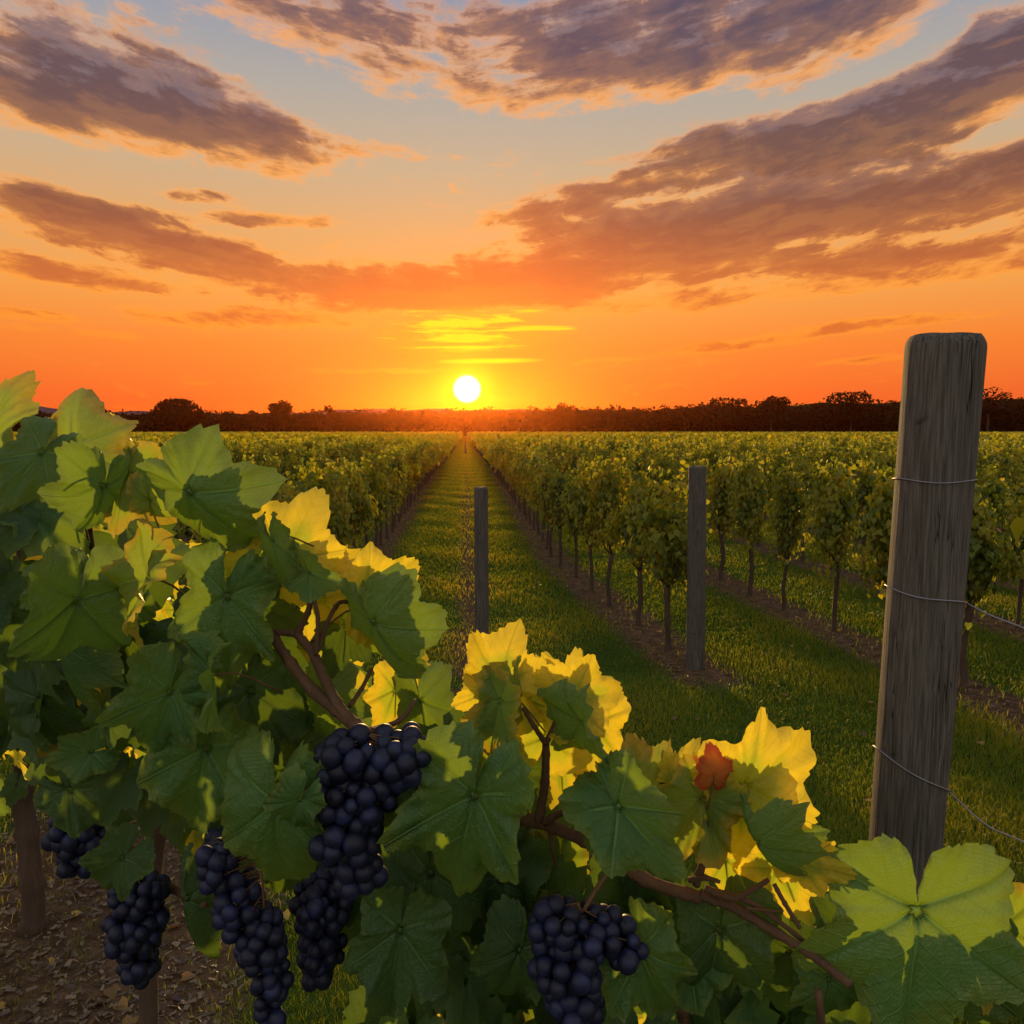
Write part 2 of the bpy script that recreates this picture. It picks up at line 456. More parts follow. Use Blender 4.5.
def build_grass():
    N = 700000
    y = np.exp(RNG.uniform(math.log(2.0), math.log(75.0), N))
    half = np.where(y < 14, 0.78 * y + 0.6, np.minimum(0.78 * y, 9.0))
    x = RNG.uniform(-1, 1, N) * half + 0.06 * y
    s = soil_at(x + RNG.normal(0, 0.10, N), y + RNG.normal(0, 0.1, N))
    keep = ~s | (RNG.random(N) < 0.04) | ((np.abs(x) < 0.6) & (RNG.random(N) < 0.12))
    x, y = x[keep], y[keep]
    y2 = np.exp(RNG.uniform(math.log(55), math.log(292), 70000)); x2 = RNG.uniform(-3.6, 3.6, 70000)
    k2 = ~soil_at(x2, y2); x = np.concatenate([x, x2[k2]]); y = np.concatenate([y, y2[k2]]); n = len(x)
    # clumps: tone and height vary in patches
    cx, cy = x * 1.7, y * 1.1
    patch = 0.5 + 0.22 * np.sin(cx * 1.3 + np.sin(cy * 1.7) * 1.5) + 0.22 * np.sin(cy * 2.1 + np.sin(cx * 0.9 + 1) * 2)
    h = (0.024 + 0.030 * RNG.random(n)) * (0.65 + 0.8 * patch) * (1 + np.clip((y - 10) / 60, 0, 0.5))
    wd = np.maximum(0.0018, 0.00062 * y) * (0.7 + 0.6 * RNG.random(n))
    a = RNG.uniform(0, 2 * math.pi, n)
    lean = RNG.uniform(0.1, 0.9, n) * h; la = RNG.uniform(0, 2 * math.pi, n)
    dx, dy = np.cos(a) * wd, np.sin(a) * wd
    lx, ly = np.cos(la) * lean, np.sin(la) * lean
    z0 = np.full(n, -0.005)
    P = np.zeros((n, 5, 3))
    P[:, 0] = np.stack([x - dx, y - dy, z0], -1); P[:, 1] = np.stack([x + dx, y + dy, z0], -1)
    P[:, 2] = np.stack([x + dx * .7 + lx * .35, y + dy * .7 + ly * .35, h * .6], -1)
    P[:, 3] = np.stack([x - dx * .7 + lx * .35, y - dy * .7 + ly * .35, h * .6], -1)
    P[:, 4] = np.stack([x + lx, y + ly, h], -1)
    b = (np.arange(n) * 5)[:, None]
    Q = b + np.array([[0, 1, 2, 3]]); T = b + np.array([[3, 2, 4]])
    tint = np.clip(0.12 + 0.55 * patch + RNG.normal(0, 0.12, n) + 0.16 * np.exp(-((x - 0.04) / 0.55) ** 2), 0, 1)
    tint = np.where(RNG.random(n) < 0.03, 1.0, tint)
    me = mesh_np('grass', P.reshape(-1, 3), [Q, T], [M_GRASS], True, {'tint': ('FACE', np.concatenate([tint, tint]))})
    tag(obj('grass', me), 'short green grass growing in the aisles between the vine rows', 'grass', kind='stuff')
build_grass()

def build_litter():
    """bark chips and dry leaves lying on the soil strips"""
    N = 60000
    y = np.exp(RNG.uniform(math.log(1.8), math.log(22.0), N))
    x = RNG.uniform(-1, 1, N) * (0.8 * y + 0.4) + 0.06 * y
    k = soil_at(x, y) & (np.abs(x) > 0.6); x, y = x[k], y[k]; n = len(x)
    L = 0.006 + 0.016 * RNG.random(n) ** 2; W = L * RNG.uniform(0.15, 0.6, n)
    a = RNG.uniform(0, 2 * math.pi, n); z = RNG.uniform(0.002, 0.012, n); tl = RNG.normal(0, 0.006, (n, 4)) * 0.8
    c, s = np.cos(a), np.sin(a)
    P = np.zeros((n, 4, 3))
    for i, (u, v) in enumerate(((-1, -.7), (1, -1), (.8, 1), (-1, .8))):
        P[:, i, 0] = x + c * L * u - s * W * v; P[:, i, 1] = y + s * L * u + c * W * v; P[:, i, 2] = z + np.abs(tl[:, i])
    Q = (np.arange(n) * 4)[:, None] + np.array([[0, 1, 2, 3]])
    m = leafy('dry_litter', [(0, (0.04, 0.025, 0.015)), (0.6, (0.12, 0.08, 0.05)), (1, (0.22, 0.15, 0.08))], trans=0.1, trans_mul=(1, 1, 1))
    me = mesh_np('mulch', P.reshape(-1, 3), [Q], [m], False, {'tint': ('FACE', RNG.random(n))})
    tag(obj('mulch', me), 'bark chips and dry bits strewn on the brown soil strips', 'mulch', kind='stuff')
build_litter()

def build_fallen():
    n = 900
    y = np.exp(RNG.uniform(math.log(2.2), math.log(16.0), n)); x = RNG.uniform(-1, 1, n) * (0.8 * y + 0.4) + 0.06 * y
    k = soil_at(x, y) | (RNG.random(n) < 0.22); k &= np.abs(x) > 0.3; x, y = x[k], y[k]; n = len(x)
    a = RNG.uniform(0, 6.28, n)
    T = unit(np.stack([np.cos(a), np.sin(a), RNG.normal(0, .15, n)], -1)); N = unit(np.stack([RNG.normal(0, .3, n), RNG.normal(0, .3, n), np.ones(n)], -1)); N = unit(N - T * (N * T).sum(1, keepdims=True))
    z = np.where(soil_at(x, y), 0.012, 0.045)
    V, Q, t = leaf_cloud(np.stack([x, y, z], -1), T, N, RNG.uniform(.03, .06, n), RNG.random(n))
    m = leafy('fallen_leaf', [(0, (0.10, 0.05, 0.02)), (0.5, (0.26, 0.15, 0.04)), (1, (0.42, 0.30, 0.04))], trans=0.3)
    tag(obj('fallen_leaves', mesh_np('fallen_leaves', V, [Q], [m], True, {'tint': ('FACE', t)})), 'yellow and brown vine leaves fallen on the ground below the rows', 'fallen leaves', kind='stuff')

# ------------------------------------------------------------------ leaf cards for the planted rows
def leaf_cloud(C, Tip, Nrm, size, tint):
    """folded six-point leaves; C centre(base), Tip unit dir, Nrm unit normal"""
    n = len(C)
    side = np.cross(Tip, Nrm); side /= np.linalg.norm(side, axis=1, keepdims=True) + 1e-9
    s = size[:, None]
    fold = 0.16 * s * Nrm
    P = np.zeros((n, 6, 3))
    P[:, 0] = C
    P[:, 1] = C + (-0.10 * Tip - 0.40 * side) * s + fold * 0.8
    P[:, 2] = C + (0.42 * Tip - 0.50 * side) * s + fold
    P[:, 3] = C + 1.18 * Tip * s - fold * 0.8
    P[:, 4] = C + (0.42 * Tip + 0.50 * side) * s + fold
    P[:, 5] = C + (-0.10 * Tip + 0.40 * side) * s + fold * 0.8
    b = (np.arange(n) * 6)[:, None]
    Q = np.concatenate([b + np.array([[0, 3, 2, 1]]), b + np.array([[0, 5, 4, 3]])])
    return P.reshape(-1, 3), Q, np.concatenate([tint, tint])

def unit(a): return a / (np.linalg.norm(a, axis=1, keepdims=True) + 1e-9)

build_fallen()

def vine_points(rng, n, shoots=9, top=1.72, width=0.30):
    """leaf centres, tip directions and normals of one trained vine"""
    per = n // shoots + 1; C = []; 
    for s in range(shoots):
        a = rng.uniform(0, 2 * math.pi); r = rng.uniform(0.05, 1.0) * width
        zt = top * rng.uniform(0.80, 1.03) - 0.25 * (r / width) ** 2 * 0.8
        ex, ey = math.cos(a) * r, math.sin(a) * r * 1.1
        t = np.sort(rng.random(per))
        # up from the head, arching over, hanging down outside
        up = t < 0.45
        u = np.where(up, t / 0.45, (t - 0.45) / 0.55)
        zb = rng.uniform(0.55, 1.15)
        z = np.where(up, 0.8 + (zt - 0.8) * u, zt - (zt - zb) * u)
        k = np.where(up, 0.55 * u, 0.55 + 0.55 * np.sqrt(u))
        k = k * np.interp(z, [0.5, 0.85, 1.25, 1.6, 1.8], [0.55, 0.8, 1.2, 1.05, 0.5]) * 1.12
        p = np.stack([ex * k, ey * k, z], -1) + rng.normal(0, 0.035 + 0.02, (per, 3))
        C.append(p)
    C = np.concatenate(C)[:n]
    n = len(C)
    outv = np.stack([C[:, 0], C[:, 1], np.full(n, 0.18)], -1) + rng.normal(0, 0.13, (n, 3))
    N = unit(outv); T = unit(np.stack([N[:, 0] * .5, N[:, 1] * .5, np.full(n, -1.0)], -1) + rng.normal(0, 0.28, (n, 3)))
    N = unit(N - T * (N * T).sum(1, keepdims=True))
    return C, T, N

def vine_crown_mesh(seed, n=1750, size=0.045):
    rng = np.random.default_rng(seed)
    C, T, N = vine_points(rng, n, shoots=int(rng.integers(9, 14)), top=rng.uniform(1.58, 1.90), width=rng.uniform(0.22, 0.30))
    # a few upright shoots above the crown
    k = 26; a = rng.uniform(0, 6.28, 3)
    for j in range(3):
        h = rng.uniform(1.7, 1.95); t = rng.random(k // 3)
        C = np.concatenate([C, np.stack([np.cos(a[j]) * .12 * (1 + t), np.sin(a[j]) * .12 * (1 + t), 1.5 + (h - 1.5) * t], -1) + rng.normal(0, 0.02, (k // 3, 3))])
        T = np.concatenate([T, unit(rng.normal(0, 1, (k // 3, 3)) + np.array([[0, 0, -.6]]))]); N = np.concatenate([N, unit(rng.normal(0, 1, (k // 3, 3)))])
    N = unit(N - T * (N * T).sum(1, keepdims=True))
    n = len(C)
    sz = size * rng.uniform(0.7, 1.35, n)
    tint = np.clip(0.42 + 0.16 * np.sin(C[:, 2] * 9 + C[:, 0] * 14) + rng.normal(0, 0.15, n), 0, 1)
    V, Q, tt = leaf_cloud(C, T, N, sz, tint)
    return mesh_np('crown', V, [Q], [M_VINE], True, {'tint': ('FACE', tt)})

def vine_trunk_mesh(seed):
    r = random.Random(seed); b = Bag()
    h = r.uniform(0.62, 0.78); w = lambda s: r.uniform(-s, s)
    pts = [(0, 0, -0.03), (w(.01), w(.01), 0.12), (w(.025), w(.025), h * .5), (w(.03), w(.03), h)]
    path = spline(pts, 12)
    R = 0.028 * r.uniform(0.85, 1.2)
    b.tube(path, [R * (1.45 if i == 0 else 1.15 if i == 1 else 1.0 - 0.18 * i / 11 + (0.15 if i > 9 else 0)) for i in range(12)], 8, seed, 0.10)
    for k in range(5):
        a = r.uniform(0, 6.28); e = r.uniform(0.10, 0.26); z1 = r.uniform(1.05, 1.45)
        top = path[-1]
        q = spline([top, (top.x + math.cos(a) * e * .5, top.y + math.sin(a) * e * .5, top.z + 0.12), (top.x + math.cos(a) * e, top.y + math.sin(a) * e, z1)], 7)
        b.tube(q, [0.014 - 0.0016 * i for i in range(7)], 6, seed + k, 0.08)
    return b.mesh('trunk', [M_BARK])

CROWNS = [vine_crown_mesh(100 + i) for i in range(9)]
TRUNKS = [vine_trunk_mesh(200 + i) for i in range(6)]

def all_vines():
    """(row, x, y) of every planted vine that the view could hold"""
    r = random.Random(5); L = []
    for k in range(-110, 111):
        Y = 7.6 + r.uniform(0, 0.4) if k == 0 else (5.35 + r.uniform(0, .4) if k > 0 else 6.2)
        while Y < 285:
            x = row_x(k, Y)
            if -0.72 * Y - 3 < x - 0.06 * Y < 0.72 * Y + 3 and not (k == -1 and Y < 5.0): L.append((k, x, Y))
            Y += (0.84 if Y > 30 else 0.97) * r.uniform(0.90, 1.10)
    return L
VINES = all_vines()
def in_frame(x, Y):
    u = (x - 0.0585 * Y) / Y
    return -0.70 < u < 0.70
near = sorted([v for v in VINES if in_frame(v[1], v[2])], key=lambda v: math.hypot(v[1], v[2]))[:292]
near_set = set(near)
GROUP = 'vines planted in rows across the field'
def side_word(k): return 'right' if k >= 0 else 'left'
rv = random.Random(9)
NTH = ['first', 'second', 'third', 'fourth', 'fifth', 'sixth', 'seventh', 'eighth', 'ninth']
ORDER = {}
for k_ in (0, 1, 2):
    row = [v for v in near if v[0] == k_ and v[1] / v[2] < 0.0585 + 0.635]
    for j_, v in enumerate(sorted(row, key=lambda v: v[2])[:8]): ORDER[v] = j_
for i, (k, x, Y) in enumerate(near):
    o = empty('vine', (x + rv.uniform(-.03, .03), Y, 0), rv.uniform(0, 6.28))
    s = rv.uniform(0.94, 1.05); o.scale = (s * rv.uniform(.92, 1.12), s * rv.uniform(.92, 1.12), s)
    n_ = ORDER.get((k, x, Y))
    if n_ is None:
        tag(o, 'green trained vine among the farther ones in the rows %s of the grassy aisle' % side_word(k), 'vine', 'farther vines in the rows %s of the grassy aisle' % side_word(k))
    elif k == 0:
        tag(o, '%s vine behind the mid sized brown post in the row edging the aisle' % NTH[n_], 'vine', 'vines standing in the rows right of the grassy aisle')
    else:
        tag(o, '%s vine from the photo right edge in the %s row right of aisle' % (NTH[n_], NTH[k]), 'vine', 'vines standing in the rows right of the grassy aisle')
    obj('crown', CROWNS[rv.randrange(len(CROWNS))], o)
    obj('trunk', TRUNKS[rv.randrange(len(TRUNKS))], o)
    o['row'] = k; o['at_y'] = Y

def build_far_vines():
    far = [v for v in VINES if v not in near_set]
    rng = np.random.default_rng(3)
    Vs, Qs, Ts, n0 = [], [], [], 0
    for (lo, hi, n, size) in ((0, 45, 170, 0.14), (45, 90, 60, 0.23), (90, 160, 24, 0.38), (160, 400, 12, 0.55)):
        S_ = [v for v in far if lo <= v[2] < hi]
        if not S_: continue
        lib = [vine_points(np.random.default_rng(900 + j), n, shoots=8, top=1.66, width=0.42) for j in range(8)]
        px = np.array([v[1] for v in S_]) + rng.uniform(-.05, .05, len(S_)); py = np.array([v[2] for v in S_])
        which = rng.integers(0, 8, len(S_))
        for j in range(8):
            I = np.where(which == j)[0]
            if not len(I): continue
            C, T, N = lib[j]; m = len(C)
            hs = rng.uniform(0.86, 1.10, len(I))
            CC = np.repeat(C[None], len(I), 0).copy(); CC[:, :, 2] *= hs[:, None]
            CC[:, :, 0] += px[I][:, None]; CC[:, :, 1] += py[I][:, None]
            jit = rng.normal(0, size * 0.22, CC.shape); jit[:, :, 2] *= .6; CC += jit
            TT = np.repeat(T[None], len(I), 0).reshape(-1, 3); NN = np.repeat(N[None], len(I), 0).reshape(-1, 3)
            tint = np.clip(0.46 + rng.normal(0, .13, (len(I), m)) + rng.normal(0, .07, (len(I), 1)), 0, 1).ravel()
            V, Q, tt = leaf_cloud(CC.reshape(-1, 3), TT, NN, np.full(len(TT), size) * rng.uniform(.75, 1.25, len(TT)), tint)
            Vs.append(V); Qs.append(Q + n0); Ts.append(tt); n0 += len(V)
    # trunks of the nearer ones: thin four-sided posts of wood
    S_ = np.array([(v[1], v[2]) for v in far if v[2] < 60])
    r = 0.03; base = np.array([(-r, -r), (r, -r), (r, r), (-r, r)])
    P = np.zeros((len(S_), 8, 3))
    for i in range(4):
        P[:, i, :2] = S_ + base[i]; P[:, i + 4, :2] = S_ + base[i] * .8; P[:, i + 4, 2] = 0.8
    b = (np.arange(len(S_)) * 8)[:, None]
    Q = np.concatenate([b + np.array([[0, 1, 5, 4]]), b + np.array([[1, 2, 6, 5]]), b + np.array([[2, 3, 7, 6]]), b + np.array([[3, 0, 4, 7]])])
    Vs.append(P.reshape(-1, 3)); Qs.append(Q + n0); nq = len(Q)
    me = mesh_np('vineyard', np.concatenate(Vs), [np.concatenate(Qs)], [M_VINE, M_BARK], True, {'tint': ('FACE', np.concatenate(Ts + [np.zeros(nq)]))})
    mi = np.zeros(len(me.polygons), np.int32); mi[-nq:] = 1
    me.polygons.foreach_set('material_index', mi)
    tag(obj('vineyard_canopy', me), 'dense green rows of vines running on towards the distant woods', 'vineyard', kind='stuff')
build_far_vines()

# ------------------------------------------------------------------ woods and hills behind the field
def crown_pts(rng, n, cx, cy, z0, w, h):
    """leaf clumps of a broad crown: several lobes, uneven outline"""
    lobes = rng.integers(5, 9)
    L = []
    for j in range(lobes):
        a = rng.uniform(0, 6.28); r = rng.uniform(0, .32) * w
        L.append((cx + math.cos(a) * r, cy + math.sin(a) * r, z0 + h * rng.uniform(.35, .8), w * rng.uniform(.16, .30)))
    C = []
    for j in range(lobes):
        lx, ly, lz, lr = L[j]; m = n // lobes
        d = unit(rng.normal(0, 1, (m, 3))); rr = lr * rng.uniform(.55, 1.05, (m, 1)) ** .5
        q = d * rr; q[:, 2] *= .85
        C.append(q + np.array([[lx, ly, lz]]))
    C = np.concatenate(C); C[:, 2] = np.minimum(C[:, 2], z0 + h + rng.normal(0, .3, len(C)))
    N = unit(C - np.array([[cx, cy, z0 + h * .3]]) + rng.normal(0, 1, C.shape)); T = unit(rng.normal(0, 1, C.shape))
    N = unit(N - T * (N * T).sum(1, keepdims=True))
    return C, T, N

def skyline(px):
    """height in photo pixels above the horizon of the wooded skyline"""
    P = [(-200, 22), (60, 20), (112, 21), (125, 19), (150, 17), (165, 21), (210, 20), (300, 20), (330, 19), (380, 20), (410, 23), (450, 22), (520, 24), (560, 26), (590, 25), (640, 26), (690, 29), (720, 31),
         (760, 30), (800, 32), (850, 35), (900, 36), (980, 38), (1000, 41), (1040, 40), (1300, 42)]
    for (a, b), (c, d) in zip(P, P[1:]):
        if a <= px <= c: return b + (d - b) * (px - a) / (c - a)
    return P[0][1] if px < P[0][0] else P[-1][1]

def build_woods():
    rng = np.random.default_rng(21); Vs, Qs, Ts, n0 = [], [], [], 0
    for row, (Y, dens, drop) in enumerate(((372, 60, 0.72), (386, 60, 0.9), (402, 60, 1.0))):
        px = -420.0
        while px < 1450:
            w = rng.uniform(9, 17)
            top = CAM_Z + skyline(px) * Y / 800.0 * drop * rng.uniform(0.93, 1.02)
            x = (px - 465) / 800 * Y * 1.0
            C, T, N = crown_pts(rng, 330, x, Y + rng.uniform(-5, 5), 0.0, w, top)
            low = rng.random(len(C)) < .3; C[low, 2] = rng.uniform(0, top * .6, low.sum()); C[low, 0] = x + rng.uniform(-.5, .5, low.sum()) * w
            sz = rng.uniform(.6, 1.5, len(C))
            V, Q, tt = leaf_cloud(C, T, N, sz, rng.random(len(C)))
            Vs.append(V); Qs.append(Q + n0); Ts.append(tt); n0 += len(V)
            px += w * .42 * 800 / Y
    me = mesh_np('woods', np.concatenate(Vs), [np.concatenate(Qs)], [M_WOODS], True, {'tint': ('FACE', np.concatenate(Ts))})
    tag(obj('far_woods', me), 'long dark belt of woodland closing off the vineyard under the sunset', 'woods', kind='stuff')
    # low wooded rise that carries the woods
    xs = np.linspace(-700, 900, 160); ys = np.array([395, 410, 440, 520, 640.])
    V = []
    for y in ys:
        for x in xs:
            px = 465 + x / y * 800
            h = (CAM_Z + skyline(px) * 410 / 800.0) * 0.80
            V.append((x, y, -0.5 if y in (395, 640) else h * (1.0 if y < 500 else 0.8) + 0.6 * math.sin(x * .11) + .5 * math.sin(x * .31)))
    nx = len(xs); i = np.arange(nx - 1)[None, :] + np.arange(len(ys) - 1)[:, None] * nx
    Fq = np.stack([i, i + 1, i + 1 + nx, i + nx], -1).reshape(-1, 4)
    m, nt = new_mat('wooded_rise')
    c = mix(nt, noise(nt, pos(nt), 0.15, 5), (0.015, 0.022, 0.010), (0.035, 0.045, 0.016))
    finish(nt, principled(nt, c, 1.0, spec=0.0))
    tag(obj('terrain', mesh_np('terrain', V, [Fq], [m])), kind='structure')
    # blue hills far off
    xs = np.linspace(-1000, 1000, 200); V = []
    for y, k in ((700, -1), (760, 1), (900, 0)):
        for x in xs:
            px = 465 + x / y * 800
            h = 21 + 3.4 * math.sin(x * .012 + 1) + 1.4 * math.sin(x * .042) + .6 * math.sin(x * .14)
            if px > 450: h -= 4
            V.append((x, y, -1 if k < 0 else h if k else 5))
    nx = len(xs); i = np.arange(nx - 1)[None, :] + np.arange(2)[:, None] * nx
    Fq = np.stack([i, i + 1, i + 1 + nx, i + nx], -1).reshape(-1, 4)
    m, nt = new_mat('distant_hills')
    finish(nt, principled(nt, (0.06, 0.07, 0.08), 1.0, spec=0.0))
    tag(obj('hills', mesh_np('hills', V, [Fq], [m])), kind='structure')
build_woods()

M_TREE_BARK = mat_bark('tree_bark', (0.02, 0.015, 0.01), (0.07, 0.05, 0.035), 2.0)
def far_tree(px, py, wpx, label, Y=364, n=900, seed=0, squash=1.0, group=None):
    rng = np.random.default_rng(seed)
    x = (px - 465) / 800 * Y; top = CAM_Z + (430 - py) * Y / 800; w = wpx * Y / 800
    o = empty('tree', (x, Y, 0))
    C, T, N = crown_pts(rng, n, 0, 0, top * .15, w * 1.05, top * .9)
    C[:, 2] = np.clip(C[:, 2], 1.0, None)
    C[:, 2] *= top / C[:, 2].max()
    V, Q, tt = leaf_cloud(C, T, N, rng.uniform(.5, 1.3, len(C)), rng.random(len(C)))
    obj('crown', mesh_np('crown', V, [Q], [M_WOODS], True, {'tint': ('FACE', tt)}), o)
    b = Bag(); b.tube(spline([(0, 0, -.3), (.2, .1, top * .3), (.1, 0, top * .6)], 8), [top * .03 * (1 - .08 * i) for i in range(8)], 8, seed, .05)
    for k in range(5):
        a = k * 1.3 + seed; b.tube(spline([(0.15, 0, top * (.3 + .05 * k)), (math.cos(a) * w * .15, math.sin(a) * w * .15, top * .55), (math.cos(a) * w * .3, math.sin(a) * w * .3, top * .75)], 6), [top * .012 * (1 - .12 * i) for i in range(6)], 6, k)
    obj('trunk', b.mesh('trunk', [M_TREE_BARK]), o)
    tag(o, label, 'tree', group or 'single trees standing above the far woods')
far_tree(185, 400, 52, 'tall dark dome shaped tree at the left end of the distant woods', seed=1, n=3600)
far_tree(287, 402, 26, 'round dark tree rising above the woods between the dome tree and the sun', seed=2, n=1500)
far_tree(335, 407, 16, 'small dark tree top just left of the sun on the woodland skyline', seed=3, n=500)
far_tree(568, 403, 30, 'broad low dark tree top just right of the sun on the skyline', seed=4)
far_tree(722, 398, 56, 'broad dark tree above the woods over the middle row of vines', seed=5, n=2200)
far_tree(775, 396, 40, 'dark tree with loose top between two broad ones left of the large post', seed=6, n=1300)
far_tree(858, 392, 60, 'broad dark tree on the skyline nearest the left side of the large post', seed=7, n=2200)
far_tree(1003, 386, 40, 'dark tree on the skyline right of the large wooden post', seed=8)

def build_haze():
    m, nt = new_mat('evening_haze')
    v = node(nt, 'ShaderNodeVolumePrincipled', {'Color': (1.0, 0.22, 0.03), 'Density': 0.000062, 'Anisotropy': 0.90})
    o = nt.nodes.new('ShaderNodeOutputMaterial'); nt.links.new(v.outputs[0], o.inputs['Volume'])
    me = bpy.data.meshes.new('haze')
    x0, x1, y0, y1, z0, z1 = -1600, 1600, -200, 1100, -3, 45
    P = [(x, y, z) for z in (z0, z1) for y in (y0, y1) for x in (x0, x1)]
    me.from_pydata(P, [], [(0, 2, 3, 1), (4, 5, 7, 6), (0, 1, 5, 4), (2, 6, 7, 3), (0, 4, 6, 2), (1, 3, 7, 5)])
    me.materials.append(m)
    tag(obj('haze', me), 'thin warm evening haze glowing over the field towards the sun', 'haze', kind='stuff')
build_haze()
# ------------------------------------------------------------------ posts and wires
def mat_wood(name, tone=1.0):
    m, nt = new_mat(name)
    o = objco(nt)
    g = out(nt, node(nt, 'ShaderNodeMapping', {'Vector': o, 'Scale': (1, 1, 0.035)}))
    g2 = out(nt, node(nt, 'ShaderNodeMapping', {'Vector': o, 'Scale': (1, 1, 0.11)}))
    fine = noise(nt, g, 260, 5, 0.65, 0.3)
    wide = noise(nt, g2, 38, 5, 0.6, 0.6)
    blot = noise(nt, o, 7, 4, 0.6)
    c = mix(nt, fine.smooth(0.25, 0.75), tuple(v * tone for v in (0.066, 0.056, 0.045)), tuple(v * tone for v in (0.235, 0.205, 0.17)))
    c = mix(nt, wide.smooth(0.52, 0.75) * 0.75, c, tuple(v * tone for v in (0.075, 0.060, 0.046)))
    c = mix(nt, blot.smooth(0.5, 0.75) * 0.45, c, tuple(v * tone for v in (0.105, 0.10, 0.06)))
    crack = (noise(nt, g, 75, 3, 0.5, 0.2) - 0.5).abs().smooth(0.0, 0.012)
    gate = noise(nt, g2, 11, 2).smooth(0.52, 0.6)
    crack = 1.0 - (1.0 - crack) * gate
    c = mix(nt, crack, (0.015, 0.012, 0.01), c)
    kz = noise(nt, o, 16, 1)
    c = mix(nt, kz.smooth(0.74, 0.80) * 0.8, c, (0.03, 0.02, 0.015))
    h = fine * 0.5 + wide * 0.6 + crack * 1.2
    finish(nt, principled(nt, c, 0.85, bump(nt, h, 1.0, 0.007), 0.2))
    return m
M_WOOD = mat_wood('weathered_wood', 0.72)
M_WOOD2 = mat_wood('darker_post_wood', 0.62)

def post_mesh(P1, P0, r1, r0, seed, mat, sides=56):
    """round post from P0 (in the ground) to P1 (top), rough split surface, worn top edge"""
    rng = random.Random(seed)
    ax = (P1 - P0); H = ax.length; ax.normalize()
    u = ax.cross(Vector((0, 1, 0))).normalized(); v = ax.cross(u)
    hs = [0, H * .1, H * .2, H * .3] + [H * .3 + (H * .7 - .03) * i / 26 for i in range(1, 27)] + [H - .022, H - .014, H - .007, H - .002, H]
    V = []; fl = rng.uniform(0, 6)
    for h in hs:
        t = h / H
        for k in range(sides):
            a = 2 * math.pi * k / sides
            r = r0 + (r1 - r0) * t
            p = Vector((math.cos(a) * 2.2, math.sin(a) * 2.2, h * 1.1 + seed))
            r *= 1 + 0.035 * mnoise.noise(p) + 0.012 * mnoise.noise(Vector((math.cos(a) * 14, math.sin(a) * 14, h * .8)))
            e = max(0.0, (h - (H - .022)) / .022)
            r *= 1 - 0.14 * e ** 2.2 * (1 + .6 * mnoise.noise(Vector((math.cos(a) * 1.5, math.sin(a) * 1.5, 3))))
            z = h + (0.004 * mnoise.noise(Vector((math.cos(a) * 2, math.sin(a) * 2, 9))) if h > H - .01 else 0)
            V.append(P0 + ax * z + (u * math.cos(a) + v * math.sin(a)) * r)
    n = len(hs); base = (n - 1) * sides
    for f in (0.7, 0.35):
        for k in range(sides):
            a = 2 * math.pi * k / sides
            V.append(P0 + ax * (H + 0.003 * mnoise.noise(Vector((math.cos(a) * 3 * f, math.sin(a) * 3 * f, 5)))) + (u * math.cos(a) + v * math.sin(a)) * r1 * .86 * f)
    V.append(P0 + ax * H)
    Q = [(i * sides + k, i * sides + (k + 1) % sides, (i + 1) * sides + (k + 1) % sides, (i + 1) * sides + k) for i in range(n + 1) for k in range(sides)]
    T = [((n + 1) * sides + k, (n + 1) * sides + (k + 1) % sides, len(V) - 1) for k in range(sides)]
    org = P0
    return mesh_np('wooden_post', [tuple(p - org) for p in V], [np.array(Q), np.array(T)], [mat]), org

def ground_along(a, b):
    d = (b - a); return a + d * ((-0.25 - a.z) / d.z)
# large post
PT = at(946, 336, 1.47); PB = at(905, 842, 1.47)
P0 = ground_along(PT, PB)
me, org = post_mesh(PT, P0, 0.069, 0.061, 3, M_WOOD)
big = obj('wooden_post', me, loc=org)
tag(big, 'large weathered grey round post leaning slightly at the right, wound with wires', 'post')
me, org = post_mesh(at(697.5, 466, 7.15), Vector((at(695.5, 676, 7.15).x, 7.15, -.25)), 0.080, 0.088, 8, M_WOOD2, 40)
tag(obj('wooden_post', me, loc=org), 'mid sized brown round post at the end of the right vine row', 'post')
me, org = post_mesh(at(481, 487, 5.0), Vector((at(483, 780, 5.0).x, 5.0, -.25)), 0.043, 0.045, 5, M_WOOD2, 32)
tag(obj('wooden_post', me, loc=org), 'thin grey post standing in the middle of the grassy aisle below the sun', 'post')

m, nt = new_mat('galvanised_wire')
finish(nt, principled(nt, (0.26, 0.25, 0.28), 0.45, metallic=0.7))
M_WIRE = m
AX = (PT - P0).normalized()
def axis_at(z): return P0 + (PT - P0) * ((z - P0.z) / (PT.z - P0.z))
def wire(pyl, pyr, tail, name='trellis_wire', parent=None, r=0.0014, turns=1.0):
    """loop round the large post, front side from the left edge at pyl to the right edge at pyr, then the tail"""
    zl = at(890, pyl, 1.40).z; zr = at(960, pyr, 1.40).z
    pts = []
    N = 44
    a0, a1 = math.pi * 1.0, math.pi * 2.0          # front half, from -x round by -y to +x
    lo = a1 - 2 * math.pi * turns
    for i in range(N + 1):
        a = lo + (a1 - lo) * i / N
        x, y = math.cos(a), math.sin(a)
        z = zl + (zr - zl) * (x + 1) / 2
        c = axis_at(z); t = (z - P0.z) / (PT.z - P0.z); rr = (0.061 + (0.069 - 0.061) * t) * 1.035 + r
        pts.append(Vector((c.x + x * rr, c.y + y * rr, z + 0.0025 * math.sin(a * 3 + pyl))))
    if tail: 
        e = pts[-1]; tl = spline([e] + [Vector(q) for q in tail], 30); pts += tl[1:]
    b = Bag(); b.tube(pts, [r] * len(pts), 7)
    # the free end, twisted back over the wire
    if tail:
        s = pts[0]
        b.tube([s, s + Vector((-.012, -.006, .003)), s + Vector((-.024, -.008, .008))], [r] * 3, 6)
    return obj(name, b.mesh(name, [M_WIRE]), parent)
